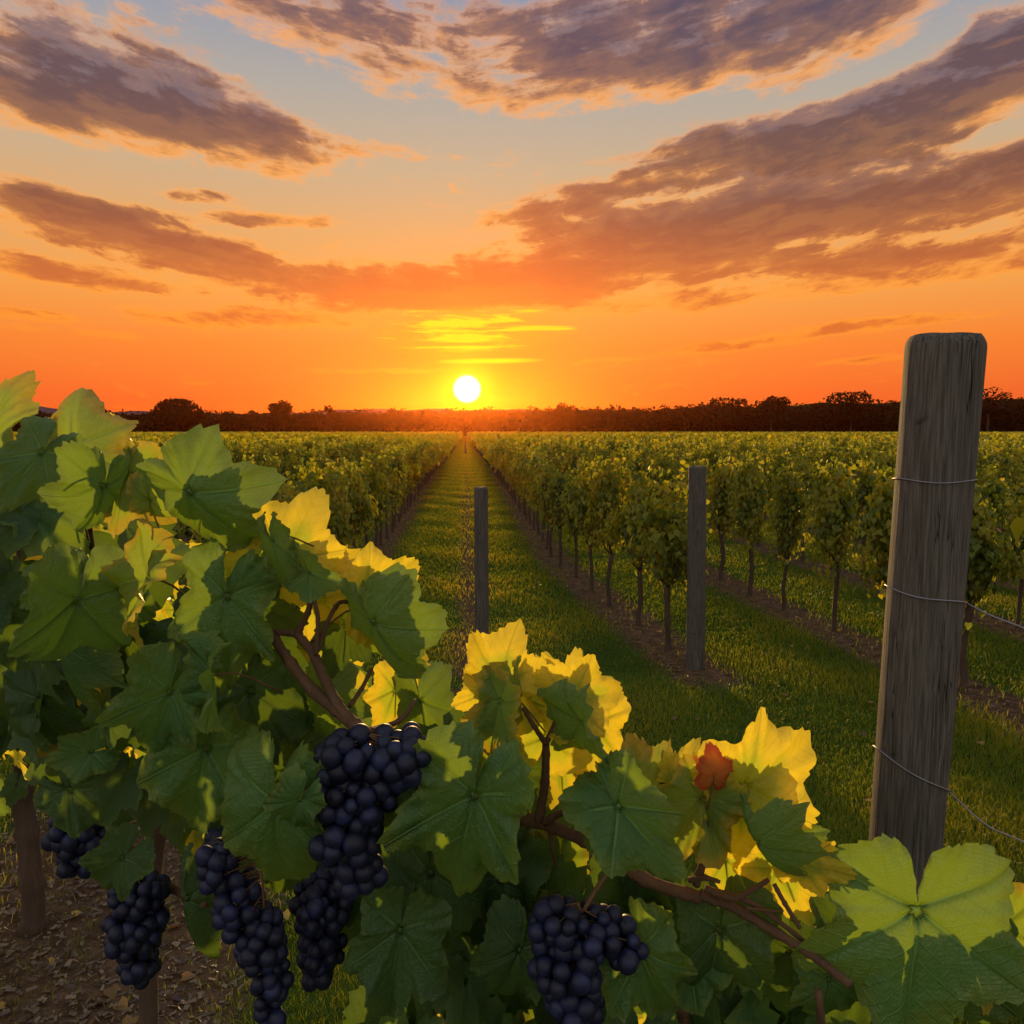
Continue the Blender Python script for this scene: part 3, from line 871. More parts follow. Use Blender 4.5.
w0 = wire(482, 482, None, 'wire_loop', big, 0.0012)
w0.location = (0, 0, 0); w0.matrix_parent_inverse = Matrix.Translation(-big.location)
t1 = wire(596, 607, [at(990, 615, 1.43), at(1024, 628, 1.40), at(1130, 668, 1.30), Vector((1.9, 1.0, 1.72))])
tag(t1, 'upper trellis wire wound round the large post and sagging off to the right', 'wire')
t2 = wire(765, 802, [at(985, 824, 1.40), at(1024, 842, 1.38), at(1130, 890, 1.28), Vector((1.9, 0.95, 1.25))])
tag(t2, 'lower trellis wire wound round the large post below the upper one', 'wire')
# ------------------------------------------------------------------ foreground vines: large leaves
VEINS = [math.radians(a) for a in (0, 56, -56, 112, -112)]
def outline(th, rng_p):
    """leaf radius at angle th from the tip direction"""
    a = abs(math.degrees(th))
    K = [(0, 1.0), (14, .88), (30, .70), (42, .78), (56, .93), (70, .80), (86, .62), (98, .68), (112, .78), (128, .70), (145, .60), (158, .52), (170, .42), (176, .20), (180, .05)]
    for (p, q), (s, t) in zip(K, K[1:]):
        if p <= a <= s:
            u = (a - p) / (s - p); u = u * u * (3 - 2 * u) * .5 + u * .5
            return q + (t - q) * u
    return .05

def leaf_mesh(seed, big=False):
    r = random.Random(seed); M = 168 if big else 132
    rings = [0.06, 0.16, 0.28, 0.40, 0.52, 0.64, 0.75, 0.85, 0.93, 1.0]
    cup = r.uniform(-.1, .55); fold = r.choice((r.uniform(.2, .6), r.uniform(-.9, -.3), r.uniform(-.7, -.2))); bend = r.uniform(.1, .8); rip = r.uniform(.05, .13); ph = r.uniform(0, 6); asym = r.uniform(-.07, .07); twist = r.uniform(-.25, .25)
    lobe = r.uniform(.75, 1.25)
    if big: cup, fold, bend, rip, twist = .06, .04, .10, .05, 0
    V = [(0, 0, 0)]; VT = [(0, 0, 0)]
    ths = [-math.pi + 2 * math.pi * (k + .5) / M for k in range(M)]
    # teeth: pointed, leaning forward, uneven
    teeth = []
    k = 0
    while k < M:
        L = r.choice((3, 4, 5)); A = r.uniform(.03, .075)
        for j in range(L):
            teeth.append(A * (j / (L - 1)) if L > 1 else 0)
        k += L
    teeth = teeth[:M]
    half = M // 2
    tl = teeth[:half]; teeth = tl + tl[::-1] if r.random() < 2 else teeth
    # toothed towards the tip on both sides
    teeth = [t * (1.0 if abs(ths[i]) < 2.9 else .2) for i, t in enumerate(teeth)]
    for f in rings:
        for i, th in enumerate(ths):
            R0 = outline(th, None)
            mean = .78
            R = mean + (R0 - mean) * lobe if abs(th) < 2.2 else R0
            R *= 1 + asym * math.sin(th) + .03 * math.sin(3 * th + ph)
            R *= 1 + (teeth[i] - .04) * max(0, (f - .7) / .3) ** 1.5
            rho = R * f
            x, y = rho * math.sin(th), rho * math.cos(th)
            d = min(VEINS, key=lambda v: abs(th - v)); dl = abs(th - d)
            t, c = rho * math.cos(dl), rho * math.sin(dl)
            if dl > 1.2: t = rho * .3
            z = .20 * c * (1 - min(c, .5)) - .03 * math.exp(-(c / .02) ** 2)
            z += fold * (math.sqrt(x * x + .012) - .11) * .8 - .16 * f ** 5 * max(0, math.sin(th * 2.3 + ph)) - cup * rho * rho - bend * .45 * max(0, y) ** 2
            z += rip * f ** 3 * (math.sin(th * 6 + ph) * .7 + math.sin(th * 11 + ph * 2) * .45 + .25 * math.sin(th * 23 + ph))
            z += .022 * math.sin(t * 34 + c * 26) * min(1, c * 8) * f
            z += .05 * mnoise.noise(Vector((x * 2.3 + seed, y * 2.3, 0)))
            z += twist * x * y * .6
            V.append((x, y, z)); VT.append((t, c, f))
    n = len(rings)
    Q = [(1 + a * M + k, 1 + a * M + k + 1, 1 + (a + 1) * M + k + 1, 1 + (a + 1) * M + k) for a in range(n - 1) for k in range(M - 1)]
    T = [(0, 1 + k + 1, 1 + k) for k in range(M - 1)]
    Q = [q[::-1] for q in Q]
    me = mesh_np('leaf', V, [np.array(Q), np.array(T)], [], True, {'vein': ('POINT', np.array(VT)), 'flat': ('POINT', np.array([(v[0], v[1], 0) for v in V]))})
    return me

def mat_leaf(name, low, high, back, edge, edge_amt, trans=0.55, blot=None):
    m, nt = new_mat(name)
    t, c, f = sep(nt, attr(nt, 'vein', 'Vector'))
    fl = attr(nt, 'flat', 'Vector')
    rnd = out(nt, nt.nodes.new('ShaderNodeObjectInfo'), 'Random')
    off = comb(nt, rnd * 31.0, rnd * 17.0, 0.0)
    q = out(nt, node(nt, 'ShaderNodeVectorMath', {0: fl, 1: off}, operation='ADD'))
    n1 = noise(nt, q, 2.2, 4, 0.6); n2 = noise(nt, q, 16, 4, 0.6)
    main = (c - 0.009 + t * 0.006).smooth(0.0, 0.012)          # 0 on the five main veins
    s = (t * 7.5 - c * 6.0)
    sec = (s.fract() - 0.5).abs()
    secw = 1.0 - sec.smooth(0.015, 0.07)
    s2 = ((t * 6.0 + c * 9.0) * 3.2).fract()
    ter = 1.0 - (s2 - 0.5).abs().smooth(0.02, 0.14)
    mainv = 1.0 - main
    vein = mainv.max(secw * 0.5 * c.smooth(0.0, 0.04)).max(ter * 0.10)
    tvein = mainv.max(secw * 0.30 * c.smooth(0.0, 0.04))
    col = mix(nt, (n1 * 0.8 + rnd * 0.5 - 0.15).clamp(), low, high)
    col = mix(nt, n2.smooth(0.4, 0.75) * 0.25, col, tuple(v * 1.5 for v in low))
    e = (f + (n1 - 0.5) * 0.9 - (1.0 - edge_amt) * 0.9).smooth(0.0, 0.35)
    col = mix(nt, e, col, edge)
    if blot: col = mix(nt, noise(nt, q, 5, 5, 0.65).smooth(0.56, 0.66) * 0.8, col, blot)
    spots = noise(nt, q, 26, 2, 0.5).smooth(0.76, 0.79)
    col = mix(nt, spots * 0.6, col, (0.07, 0.035, 0.012))
    front = mix(nt, vein * 0.7, col, tuple(min(1, v * 1.7 + .02) for v in high))
    h = n2 * 0.25 + vein * -0.6
    bp = bump(nt, h, 0.6, 0.03)
    sh = principled(nt, front, 0.40, bp, 0.55)
    tcol = mix(nt, 1.0, mix(nt, e, back, edge), mix(nt, tvein * 0.55, (1, 1, 1), (0.5, 0.55, 0.3)), 'MULTIPLY')
    tcol = mix(nt, (n1 * 0.9 + rnd * 0.3 - 0.2).clamp() * 0.5, tcol, tuple(v * 0.55 for v in back))
    tr = out(nt, node(nt, 'ShaderNodeBsdfTranslucent', {'Color': tcol}))
    finish(nt, mixsh(nt, trans, sh, tr))
    return m
LM = {
    'G': mat_leaf('green_vine_leaf', (0.052, 0.140, 0.030), (0.110, 0.255, 0.062), (0.24, 0.36, 0.020), (0.17, 0.25, 0.035), 0.26, 0.45),
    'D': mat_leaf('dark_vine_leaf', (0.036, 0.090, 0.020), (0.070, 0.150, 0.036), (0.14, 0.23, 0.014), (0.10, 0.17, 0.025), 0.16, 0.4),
    'V': mat_leaf('backlit_tint_yellow_green_leaf', (0.09, 0.18, 0.030), (0.18, 0.28, 0.045), (0.36, 0.48, 0.025), (0.50, 0.36, 0.03), 0.28, 0.5),  # yellower than the green leaf: some of the backlight is coloured in
    'Y': mat_leaf('backlit_tint_yellow_leaf', (0.16, 0.23, 0.030), (0.34, 0.34, 0.035), (0.50, 0.60, 0.030), (0.84, 0.66, 0.035), 0.62, 0.6),  # autumn yellow plus the glow of sun shining through, put into the colour
    'O': mat_leaf('orange_vine_leaf', (0.42, 0.14, 0.02), (0.60, 0.22, 0.03), (0.85, 0.30, 0.02), (0.60, 0.10, 0.02), 0.4, 0.6, (0.35, 0.06, 0.02)),
}
LEAVES = [leaf_mesh(300 + i) for i in range(14)]
BIGLEAF = leaf_mesh(77, True)

RIGHT = CAM_M @ Vector((1, 0, 0)); UP = CAM_M @ Vector((0, 1, 0)); BACK = CAM_M @ Vector((0, 0, 1))
M_STEM = mat_bark('green_brown_stem', (0.10, 0.055, 0.025), (0.20, 0.11, 0.045), 60)
M_CANE = mat_bark('brown_cane', (0.055, 0.030, 0.017), (0.19, 0.105, 0.055), 45)

def leaf_matrix(px, py, L, alpha, Y, pitch=0, roll=0, big=False):
    P = at(px, py, Y); s = L * Y / F_PX * (1.0 if big else 0.87)
    a = math.radians(alpha)
    tip = RIGHT * math.cos(a) + UP * math.sin(a)
    nrm = BACK.copy()
    side = tip.cross(nrm)
    q = Quaternion(side, math.radians(pitch)); tip = q @ tip; nrm = q @ nrm
    q = Quaternion(tip, math.radians(roll)); side = q @ side; nrm = q @ nrm
    R = Matrix((side, tip, nrm)).transposed().to_4x4()
    return Matrix.Translation(P) @ R @ Matrix.Diagonal((s * (1.0 if big else .86 if alpha > 0 else .74), s * (1.0 if big or alpha > 0 else 1.08), s, 1))

LI = [0]
def put_leaf(parent, px, py, L, alpha, Y, mat, pitch=0, roll=0, mesh=None, label=None, stem=None):
    me = mesh or LEAVES[LI[0] % len(LEAVES)]; LI[0] += 1
    o = bpy.data.objects.new('leaf', me); COL.objects.link(o); o.parent = parent
    o.matrix_world = Matrix.Translation((0, 0, 0))
    W = leaf_matrix(px, py, L, alpha, Y, pitch, roll, mesh is not None)
    o.matrix_parent_inverse = Matrix.Translation(-parent.location)
    o.matrix_basis = W
    if not me.materials: me.materials.append(None)
    o.material_slots[0].link = 'OBJECT'; o.material_slots[0].material = LM[mat]
    if label: o['label'] = label
    return W

class Plant:
    def __init__(s, name, loc, label, group=None):
        s.root = empty(name, loc); tag(s.root, label, 'vine', group); s.stems = Bag(); s.fill = []
    def leaf(s, px, py, L, alpha, Y, mat, pitch=0, roll=0, stem=True, **k):
        W = put_leaf(s.root, px, py, L, alpha, Y, mat, pitch, roll, **k)
        if stem:   # a petiole leaving the base behind the blade
            b = W @ Vector((0, 0, 0)); sc = L * Y / F_PX
            R3 = W.to_3x3(); sc *= .76
            if alpha > 0: d1, d2 = R3 @ Vector((0, -.5, -.1)), R3 @ Vector((0, -1.0, -.3)) + Vector((0, .1 * sc, -.2 * sc))
            else: d1, d2 = R3 @ Vector((0, .02, -.35)), R3 @ Vector((0, .15, -.9)) + Vector((0, .2 * sc, -.3 * sc))
            r = max(0.0011, .016 * sc)
            s.stems.tube(spline([b, b + d1, b + d2], 7), [r] * 7, 6)
    def part(s, name, bag, mat):
        o = obj(name, bag.mesh(name, [mat]), s.root); o.matrix_parent_inverse = Matrix.Translation(-s.root.location); return o
    def cane(s, pts, w0, w1, mat=None, name='cane', sides=10, seed=1, knots=True):
        """pts: (px, py, Y) triples or Vectors; w: width in photo pixels at the first and last point"""
        P = [p if isinstance(p, Vector) else at(*p) for p in pts]
        n = max(8, 6 * len(P)); path = spline(P, n); rad = []
        for i, p in enumerate(path):
            t = i / (n - 1); w = w0 + (w1 - w0) * t
            k = 1.0 + (0.22 if knots and i % 6 == 3 else 0)
            rad.append(w / 2 * max(.6, p.y) / F_PX * k)
        b = Bag(); b.tube(path, rad, sides, seed, .06); return s.part(name, b, mat or M_CANE)

def fill_foliage(plant, pts, mats_mix=None, name='foliage', seed=1):
    """many leaves behind the singled-out ones, one mesh; pts: (px, py, L, alpha, Y, pitch, roll)"""
    groups = {}
    r = random.Random(seed)
    src = {}
    Vs, Fs, VT, FL, MI, n0 = [], [], [], [], [], 0
    for (px, py, L, al, Y, pi_, ro, mt) in pts:
        me = LOW[r.randrange(len(LOW))]
        W = leaf_matrix(px, py, L, al, Y, pi_, ro)
        A = np.array(W)[:3, :3]; t = np.array(W)[:3, 3]
        Vs.append(me['v'] @ A.T + t); Fs.append(me['q'] + n0); VT.append(me['vt']); FL.append(me['fl'] + r.uniform(0, 30)); n0 += len(me['v'])
        MI += [mt] * len(me['q'])
    order = ['G', 'D', 'V', 'Y']
    o = mesh_np(name, np.concatenate(Vs), [np.concatenate(Fs)], [LM[k] for k in order], True, {'vein': ('POINT', np.concatenate(VT)), 'flat': ('POINT', np.concatenate(FL))})
    o.polygons.foreach_set('material_index', np.array([order.index(k) for k in MI], np.int32))
    ob = obj(name, o, plant.root); ob.matrix_parent_inverse = Matrix.Translation(-plant.root.location)
    ob['kind'] = 'stuff'; return ob

def low_leaf(seed):
    r = random.Random(seed); M = 44; rings = [.12, .4, .7, 1.0]; V, VT = [], []
    cup, bend, rip, ph, fold = r.uniform(0, .4), r.uniform(.1, .6), r.uniform(.05, .13), r.uniform(0, 6), r.uniform(0, .35)
    for f in rings:
        for k in range(M):
            th = -math.pi + 2 * math.pi * (k + .5) / M
            R = outline(th, None) * (1 + (.06 if k % 2 else -.05) * (f > .9)); rho = R * f
            x, y = rho * math.sin(th), rho * math.cos(th)
            d = min(VEINS, key=lambda v: abs(th - v)); dl = abs(th - d)
            z = .2 * rho * math.sin(dl) + fold * abs(x) - cup * rho * rho - bend * .45 * max(0, y) ** 2 + rip * f ** 3 * math.sin(th * 6 + ph)
            V.append((x, y, z)); VT.append((rho * math.cos(dl), rho * math.sin(dl), f))
    Q = [(a * M + k + 1, a * M + k, (a + 1) * M + k, (a + 1) * M + k + 1) for a in range(3) for k in range(M - 1)]
    V = np.array(V); fl = V.copy(); fl[:, 2] = 0
    return {'v': V, 'q': np.array(Q), 'vt': np.array(VT), 'fl': fl}
LOW = [low_leaf(50 + i) for i in range(8)]

# ------------------------------------------------------------------ grapes
m, nt = new_mat('black_grape_skin')
o_ = objco(nt); rnd = out(nt, nt.nodes.new('ShaderNodeObjectInfo'), 'Random')
pp = pos(nt)
bl = noise(nt, pp, 55, 5, 0.65).smooth(0.38, 0.72) * noise(nt, pp, 22, 2, 0.5).smooth(0.3, 0.65)
c = mix(nt, bl * 0.8 + rnd * 0.15, (0.003, 0.004, 0.014), (0.018, 0.028, 0.100))
finish(nt, principled(nt, c, 0.55, bump(nt, noise(nt, pp, 300, 2), 0.15, 0.002), 0.4))
M_GRAPE = m
def sphere_np(r, seg=18, ring=11):
    V = [(0, 0, r)]
    for i in range(1, ring):
        p = math.pi * i / ring
        V += [(r * math.sin(p) * math.cos(2 * math.pi * k / seg), r * math.sin(p) * math.sin(2 * math.pi * k / seg), r * math.cos(p)) for k in range(seg)]
    V.append((0, 0, -r)); n = len(V)
    Q = [(1 + a * seg + k, 1 + (a + 1) * seg + k, 1 + (a + 1) * seg + (k + 1) % seg, 1 + a * seg + (k + 1) % seg) for a in range(ring - 2) for k in range(seg)]
    T = [(0, 1 + k, 1 + (k + 1) % seg) for k in range(seg)] + [(n - 1, n - 1 - seg + (k + 1) % seg, n - 1 - seg + k) for k in range(seg)]
    return np.array(V), np.array(Q), np.array(T)

def bunch(plant, px, py, Y, blobs, gr, label, singles=0, seed=0, stalk=None):
    """blobs: (dx, dy, rx, ry) ellipses in photo pixels round (px, py) that the cluster fills; gr: berry radius in pixels"""
    r = random.Random(seed); k = Y / F_PX; g = gr * k; pts = []
    tries = 0
    while tries < 14000:
        tries += 1
        bx, by, rx, ry = r.choice(blobs)
        d = Vector((r.gauss(0, 1), r.gauss(0, 1), r.gauss(0, 1))).normalized() * (r.uniform(.25, 1) ** .4)
        dep = min(rx, ry) * .9
        p = Vector(((bx + d.x * (rx - gr * .8)) * k, d.y * dep * k, -(by + d.z * (ry - gr * .8)) * k))
        if all((p - q).length > g * 1.42 for q in pts): pts.append(p)
    org = at(px, py, Y)
    b = Bag(); top = max(p.z for p in pts) + g * .2; bot = min(p.z for p in pts)
    b.tube(spline([Vector((0, 0, top)), Vector((g * .3, 0, top * .3)), Vector((-g * .2, 0, bot * .5)), Vector((0, 0, bot * .85))], 9), [g * .16] * 9, 7)
    if stalk:
        s0, s1 = [at(*q) - org for q in stalk]
        b.tube(spline([s0, (s0 + s1) / 2 + Vector((0, 0, g * .2)), s1], 8), [g * .27 - i * g * .008 for i in range(8)], 9, 3, .05)
    for p in pts: b.tube([Vector((0, 0, min(p.z + g, top))), p * .97], [g * .07, g * .07], 4, cap=False)
    o = obj('grape_bunch', b.mesh('grape_bunch', [M_STEM]), plant.root)
    o.matrix_parent_inverse = Matrix.Translation(-plant.root.location); o.location = org
    if label: o['label'] = label
    toward_cam = sorted(pts, key=lambda p: p.y)
    SV, SQ, ST = sphere_np(1.0)
    me = None; rest = Bag()
    for i, p in enumerate(toward_cam):
        rad = g * r.choice((r.uniform(.92, 1.1), r.uniform(.95, 1.12), r.uniform(.7, .95)))
        if i < singles:
            if me is None: me = mesh_np('grape', SV, [SQ, ST], [M_GRAPE])
            q = obj('grape', me, o); q.location = p; q.scale = (rad, rad, rad * r.uniform(1.0, 1.16)); q.rotation_euler = (r.uniform(-.4, .4), r.uniform(-.4, .4), r.uniform(0, 6))
        else:
            rest.add(SV * np.array([rad, rad, rad * r.uniform(1, 1.16)]) + np.array(p), SQ, ST)
    if rest.n:
        q = obj('grapes', rest.mesh('grapes', [M_GRAPE]), o); q['kind'] = 'stuff'
    return o
# ------------------------------------------------------------------ the foreground vines themselves
# centre-left vine: trunk in the soil strip, its shoots arching over towards the camera
C = Plant('grapevine', Vector((at(147, 1010, 2.45).x, 2.45, 0)), 'large grapevine filling the left foreground, hung with dark blue grapes')
R_ = Plant('grapevine', Vector((at(680, 1000, 1.12).x, 1.12, 0)), 'grapevine in the lower middle with glowing yellow leaves and a woody cane')
B = Plant('grapevine', Vector((at(32, 935, 3.45).x, 3.45, 0)), 'grapevine at the left edge with a bare dark trunk on the soil')

cx = C.root.location
C.cane([cx + Vector((0, 0, -.05)), at(148, 985, 2.45), at(150, 900, 2.45), at(160, 820, 2.40), at(180, 740, 2.3)], 19, 18, M_BARK, 'trunk', 12)
bx = B.root.location
B.cane([bx + Vector((0, 0, -.05)), at(33, 900, 3.45), at(28, 840, 3.45), at(22, 790, 3.45), at(30, 700, 3.4), at(40, 600, 3.4)], 23, 16, M_BARK, 'trunk', 12)
rx = R_.root.location
R_.cane([rx + Vector((0, 0, -.05)), at(676, 1100, 1.12), at(682, 1000, 1.1), at(688, 930, 1.05), at(702, 880, 1.0)], 26, 17, M_CANE, 'trunk', 12)

# shoots of the centre vine
C.cane([(180, 740, 2.3), (215, 760, 1.9), (250, 700, 1.4), (262, 640, 1.1), (270, 632, 1.04)], 22, 9)
C.cane([(268, 628, 1.03), (285, 655, 1.02), (312, 690, 1.0), (340, 712, .98), (362, 732, .95)], 9, 15, seed=2)
C.cane([(296, 633, 1.02), (312, 652, 1.01), (325, 680, 1.0), (338, 705, .98), (350, 720, .97)], 8, 12, seed=3)
C.cane([(270, 632, 1.03), (298, 634, 1.02)], 6, 6, seed=4)
C.cane([(312, 590, 1.02), (308, 612, 1.02), (297, 634, 1.02)], 5, 7, M_CANE, seed=5)
C.cane([(312, 592, 1.02), (318, 620, 1.0), (316, 655, 1.0)], 4, 5, seed=6)
C.cane([(352, 602, 1.02), (338, 604, 1.02), (325, 628, 1.01), (317, 652, 1.0)], 4, 5, seed=7)
C.cane([(372, 668, 1.05), (362, 688, 1.04), (350, 706, 1.0)], 4, 5, seed=8)
C.cane([(238, 640, 1.35), (240, 720, 1.35), (234, 800, 1.4), (228, 880, 1.5)], 11, 13, seed=9)
C.cane([(262, 700, 1.3), (240, 735, 1.35), (222, 800, 1.4)], 5, 6, seed=10)
C.cane([(72, 440, 1.28), (80, 470, 1.3), (88, 500, 1.35), (92, 560, 1.45)], 3, 5, seed=11)
C.cane([(0, 565, 1.5), (14, 590, 1.5), (30, 615, 1.5)], 4, 5, seed=12)
C.cane([(18, 540, 1.5), (20, 565, 1.5), (32, 590, 1.5), (60, 650, 1.6)], 4, 5, seed=13)
C.cane([(70, 690, 1.5), (82, 740, 1.5), (92, 800, 1.6), (130, 850, 1.8), (150, 880, 2.2)], 6, 14, seed=14)
C.cane([(150, 880, 1.35), (170, 888, 1.3), (205, 905, 1.2)], 9, 7, seed=15)
C.cane([(362, 732, .95), (380, 728, 1.0), (400, 720, 1.05), (416, 700, 1.1)], 8, 4, seed=16)

cl = C.leaf
# top left group against the sky
cl(72, 448, 86, 98, 1.28, 'V', -8, 12, label='tall yellow-green leaf standing up against the sky')
cl(-16, 446, 96, 78, 1.30, 'V', 5, -15)
cl(-20, 470, 60, 20, 1.45, 'V', 0, 30)
cl(42, 452, 72, -122, 1.16, 'G', 15, -10)
cl(50, 500, 60, -60, 1.5, 'D', 0, 10)
cl(98, 440, 34, 60, 1.5, 'Y', 0, 30)
cl(104, 470, 46, 130, 1.4, 'V', 10, 20)
cl(104, 486, 80, -112, 1.02, 'G', -20, -48, label='pale green crinkled leaf turned edge-on')
cl(128, 472, 74, -104, 1.05, 'V', 10, 22)
cl(150, 478, 46, 30, 1.12, 'V', 0, 0)
# big leaf and the glowing one to its right
cl(188, 492, 108, -52, 0.95, 'G', -18, 8, label='broad green leaf with a bright upper rim')
cl(214, 508, 52, 50, 1.00, 'V', 25, 10)
cl(150, 500, 46, 80, 1.02, 'V', 30, -10)
cl(284, 560, 92, 62, 1.04, 'Y', -4, 12, label='large glowing yellow leaf above the aisle edge')
cl(322, 588, 62, 30, 1.06, 'Y', 8, -10)
cl(318, 592, 72, -98, 1.12, 'Y', 0, 10)
cl(300, 560, 58, -10, 1.08, 'Y', 0, 20)
cl(272, 540, 60, -80, .97, 'G', -12, 40)
cl(262, 556, 70, -120, 1.05, 'G', 0, -15)
cl(308, 572, 52, -18, .96, 'G', 46, 10)
cl(366, 600, 80, 34, 1.04, 'Y', -10, 10, label='yellow leaf with a frilled rim right of the branch')
cl(372, 622, 104, -66, .96, 'G', -14, 26, label='long green leaf hanging right of the forked branch')
cl(378, 640, 66, -30, 1.05, 'V', 0, 20)
cl(346, 622, 62, -104, 1.10, 'D', 10, 0)
cl(322, 690, 66, -88, 1.10, 'G', 5, 10)
cl(250, 600, 64, -30, 1.06, 'D', 0, 0)
# left flank
cl(66, 578, 56, -148, 1.12, 'G', 20, 0)
cl(78, 600, 120, -112, 1.05, 'G', -12, -50, label='long dark green leaf hanging at the left')
cl(60, 640, 84, -96, 1.15, 'G', 0, 45)
cl(146, 578, 96, -124, 1.02, 'V', -10, 44)
cl(120, 590, 70, -85, 1.15, 'G', 0, -30)
cl(226, 596, 112, -102, .98, 'G', -10, 6, label='bluish green toothed leaf below the big bright one')
cl(170, 692, 96, -114, 1.00, 'G', -8, -6)
cl(212, 676, 88, -95, .96, 'G', -10, 56)
cl(206, 748, 122, -106, 1.02, 'G', -4, 8)
cl(150, 650, 60, -70, 1.2, 'D', 0, 40)
cl(112, 700, 60, -100, 1.20, 'D', 0, 40)
cl(250, 690, 100, -80, 1.12, 'D', 0, -10)
cl(300, 745, 80, -95, 1.12, 'D', 0, 10)
cl(276, 804, 138, -96, .92, 'G', -6, 10, label='long green leaf hanging between two grape bunches')
cl(300, 800, 62, -122, .88, 'G', -20, 0)
cl(122, 858, 66, -134, 1.10, 'D', 0, 0)
cl(186, 898, 92, -92, 1.20, 'D', 0, 20)
cl(92, 752, 52, -165, 1.25, 'G', 20, 0)
cl(40, 700, 80, -80, 1.35, 'D', 0, 0)
cl(20, 640, 90, -100, 1.45, 'D', 0, 0)
cl(52, 720, 50, -50, 1.4, 'V', 0, 0)
cl(96, 640, 40, -80, 1.5, 'Y', 0, 0)
cl(98, 660, 44, -95, 1.5, 'Y', 0, 20)
cl(8, 540, 60, -70, 1.6, 'Y', 0, 20)
cl(175, 610, 46, -60, 1.5, 'Y', 0, 0)
cl(75, 720, 56, -100, 1.5, 'Y', 0, 30)
cl(160, 745, 36, -90, 1.5, 'Y', 0, 0)
cl(205, 830, 50, -85, 1.5, 'Y', 0, 0)
cl(70, 790, 70, -40, 1.35, 'D', 0, 0)
cl(396, 792, 72, -102, .93, 'D', -5, 10)
cl(420, 700, 70, -80, 1.15, 'G', 0, 0)
cl(350, 880, 100, -100, 1.15, 'D', 0, 0)
cl(330, 650, 60, -60, 1.2, 'Y', 0, 0)
cl(395, 690, 60, -110, 1.25, 'Y', 0, 0)

rl = R_.leaf
rl(474, 796, 146, -104, .90, 'G', -8, 14, label='large green toothed leaf in the lower middle')
rl(478, 782, 70, 150, .98, 'V', 10, 0)
rl(500, 760, 80, -60, 1.02, 'D', 0, 0)
rl(500, 682, 74, 132, .99, 'Y', -6, -14, label='glowing yellow leaf leftmost of the upright yellow ones')
rl(494, 690, 54, -160, 1.00, 'Y', 0, 10)
rl(500, 700, 78, -104, .95, 'V', -16, 50, stem=False)
rl(516, 690, 72, -85, .97, 'V', 0, -45)
rl(545, 738, 100, 82, 1.00, 'Y', -4, 8, stem=False, label='tall glowing yellow leaf above the forked stem')
rl(528, 700, 60, 110, 1.02, 'Y', 0, -30, stem=False)
rl(570, 702, 76, 10, .99, 'Y', -6, -10, stem=False)
rl(568, 700, 58, 62, 1.02, 'Y', 0, 20, stem=False)
rl(582, 722, 92, -68, .94, 'G', -10, 62, stem=False, label='folded green leaf hanging under the yellow one')
rl(592, 722, 84, -100, 1.15, 'Y', 0, 10)
rl(560, 760, 66, -90, 1.18, 'Y', 0, 0)
rl(520, 770, 70, -90, 1.15, 'V', 0, 0)
rl(618, 806, 104, -48, .88, 'G', 26, 4, stem=False, label='broad bluish green leaf catching the sky light')
rl(600, 800, 60, -100, .93, 'G', 20, 0)
rl(642, 800, 78, 98, .98, 'V', 10, 0)
rl(664, 790, 52, 70, 1.0, 'Y', 10, 30)
rl(702, 798, 96, -118, .94, 'V', -10, 30)
rl(676, 784, 56, 10, .98, 'Y', 20, 0)
rl(714, 776, 38, 84, .92, 'O', -4, 6, label='small orange-red leaf among the yellow ones')
rl(744, 786, 122, 22, .94, 'Y', -4, 4, stem=False, label='large clear yellow leaf opening to the right of its stalk')
rl(740, 782, 52, 140, .97, 'Y', 0, -10, stem=False)
rl(756, 842, 84, -66, .88, 'G', -12, 62, stem=False, label='dark green folded leaf below the large yellow one')
rl(742, 800, 112, -98, .96, 'Y', -4, -10, stem=False)
rl(796, 838, 52, -22, .95, 'G', 50, 0)
rl(800, 862, 60, -12, .90, 'Y', 16, 0)
rl(776, 868, 84, -62, .98, 'Y', 4, 10)
rl(725, 860, 70, -80, 1.05, 'Y', 0, 0)
rl(560, 860, 74, -92, 1.12, 'V', 0, 0)
rl(640, 880, 70, -80, 1.12, 'V', 0, 0)
rl(430, 872, 124, -92, 1.05, 'D', 0, 6)
rl(400, 930, 110, -100, .98, 'D', 0, 0)
rl(500, 880, 110, -86, 1.08, 'D', 0, 0)
rl(520, 950, 90, -110, 1.0, 'D', 0, 0)
rl(640, 950, 110, -70, .90, 'G', 0, 0)
rl(720, 930, 120, -96, .96, 'D', 0, 0)
rl(790, 950, 110, -82, .98, 'D', 0, 0)
rl(690, 960, 90, -130, .98, 'G', 0, 0)
rl(830, 980, 80, -90, .92, 'G', 0, 0)
rl(917, 910, 158, -94, .88, 'G', 4, 2, mesh=BIGLEAF, stem=False, label='huge green leaf at the lower right with pale veins')
rl(1000, 930, 120, -60, .93, 'V', 0, 10)
rl(935, 948, 150, -84, .95, 'D', 0, 0)  # leaf added behind the huge one to shade its lower half
rl(862, 945, 130, -100, .96, 'D', 0, 0)  # second added leaf, shading the huge one further left
rl(1000, 950, 130, -80, .97, 'D', 0, 0)  # third added leaf, filling out that shade on the right lobe

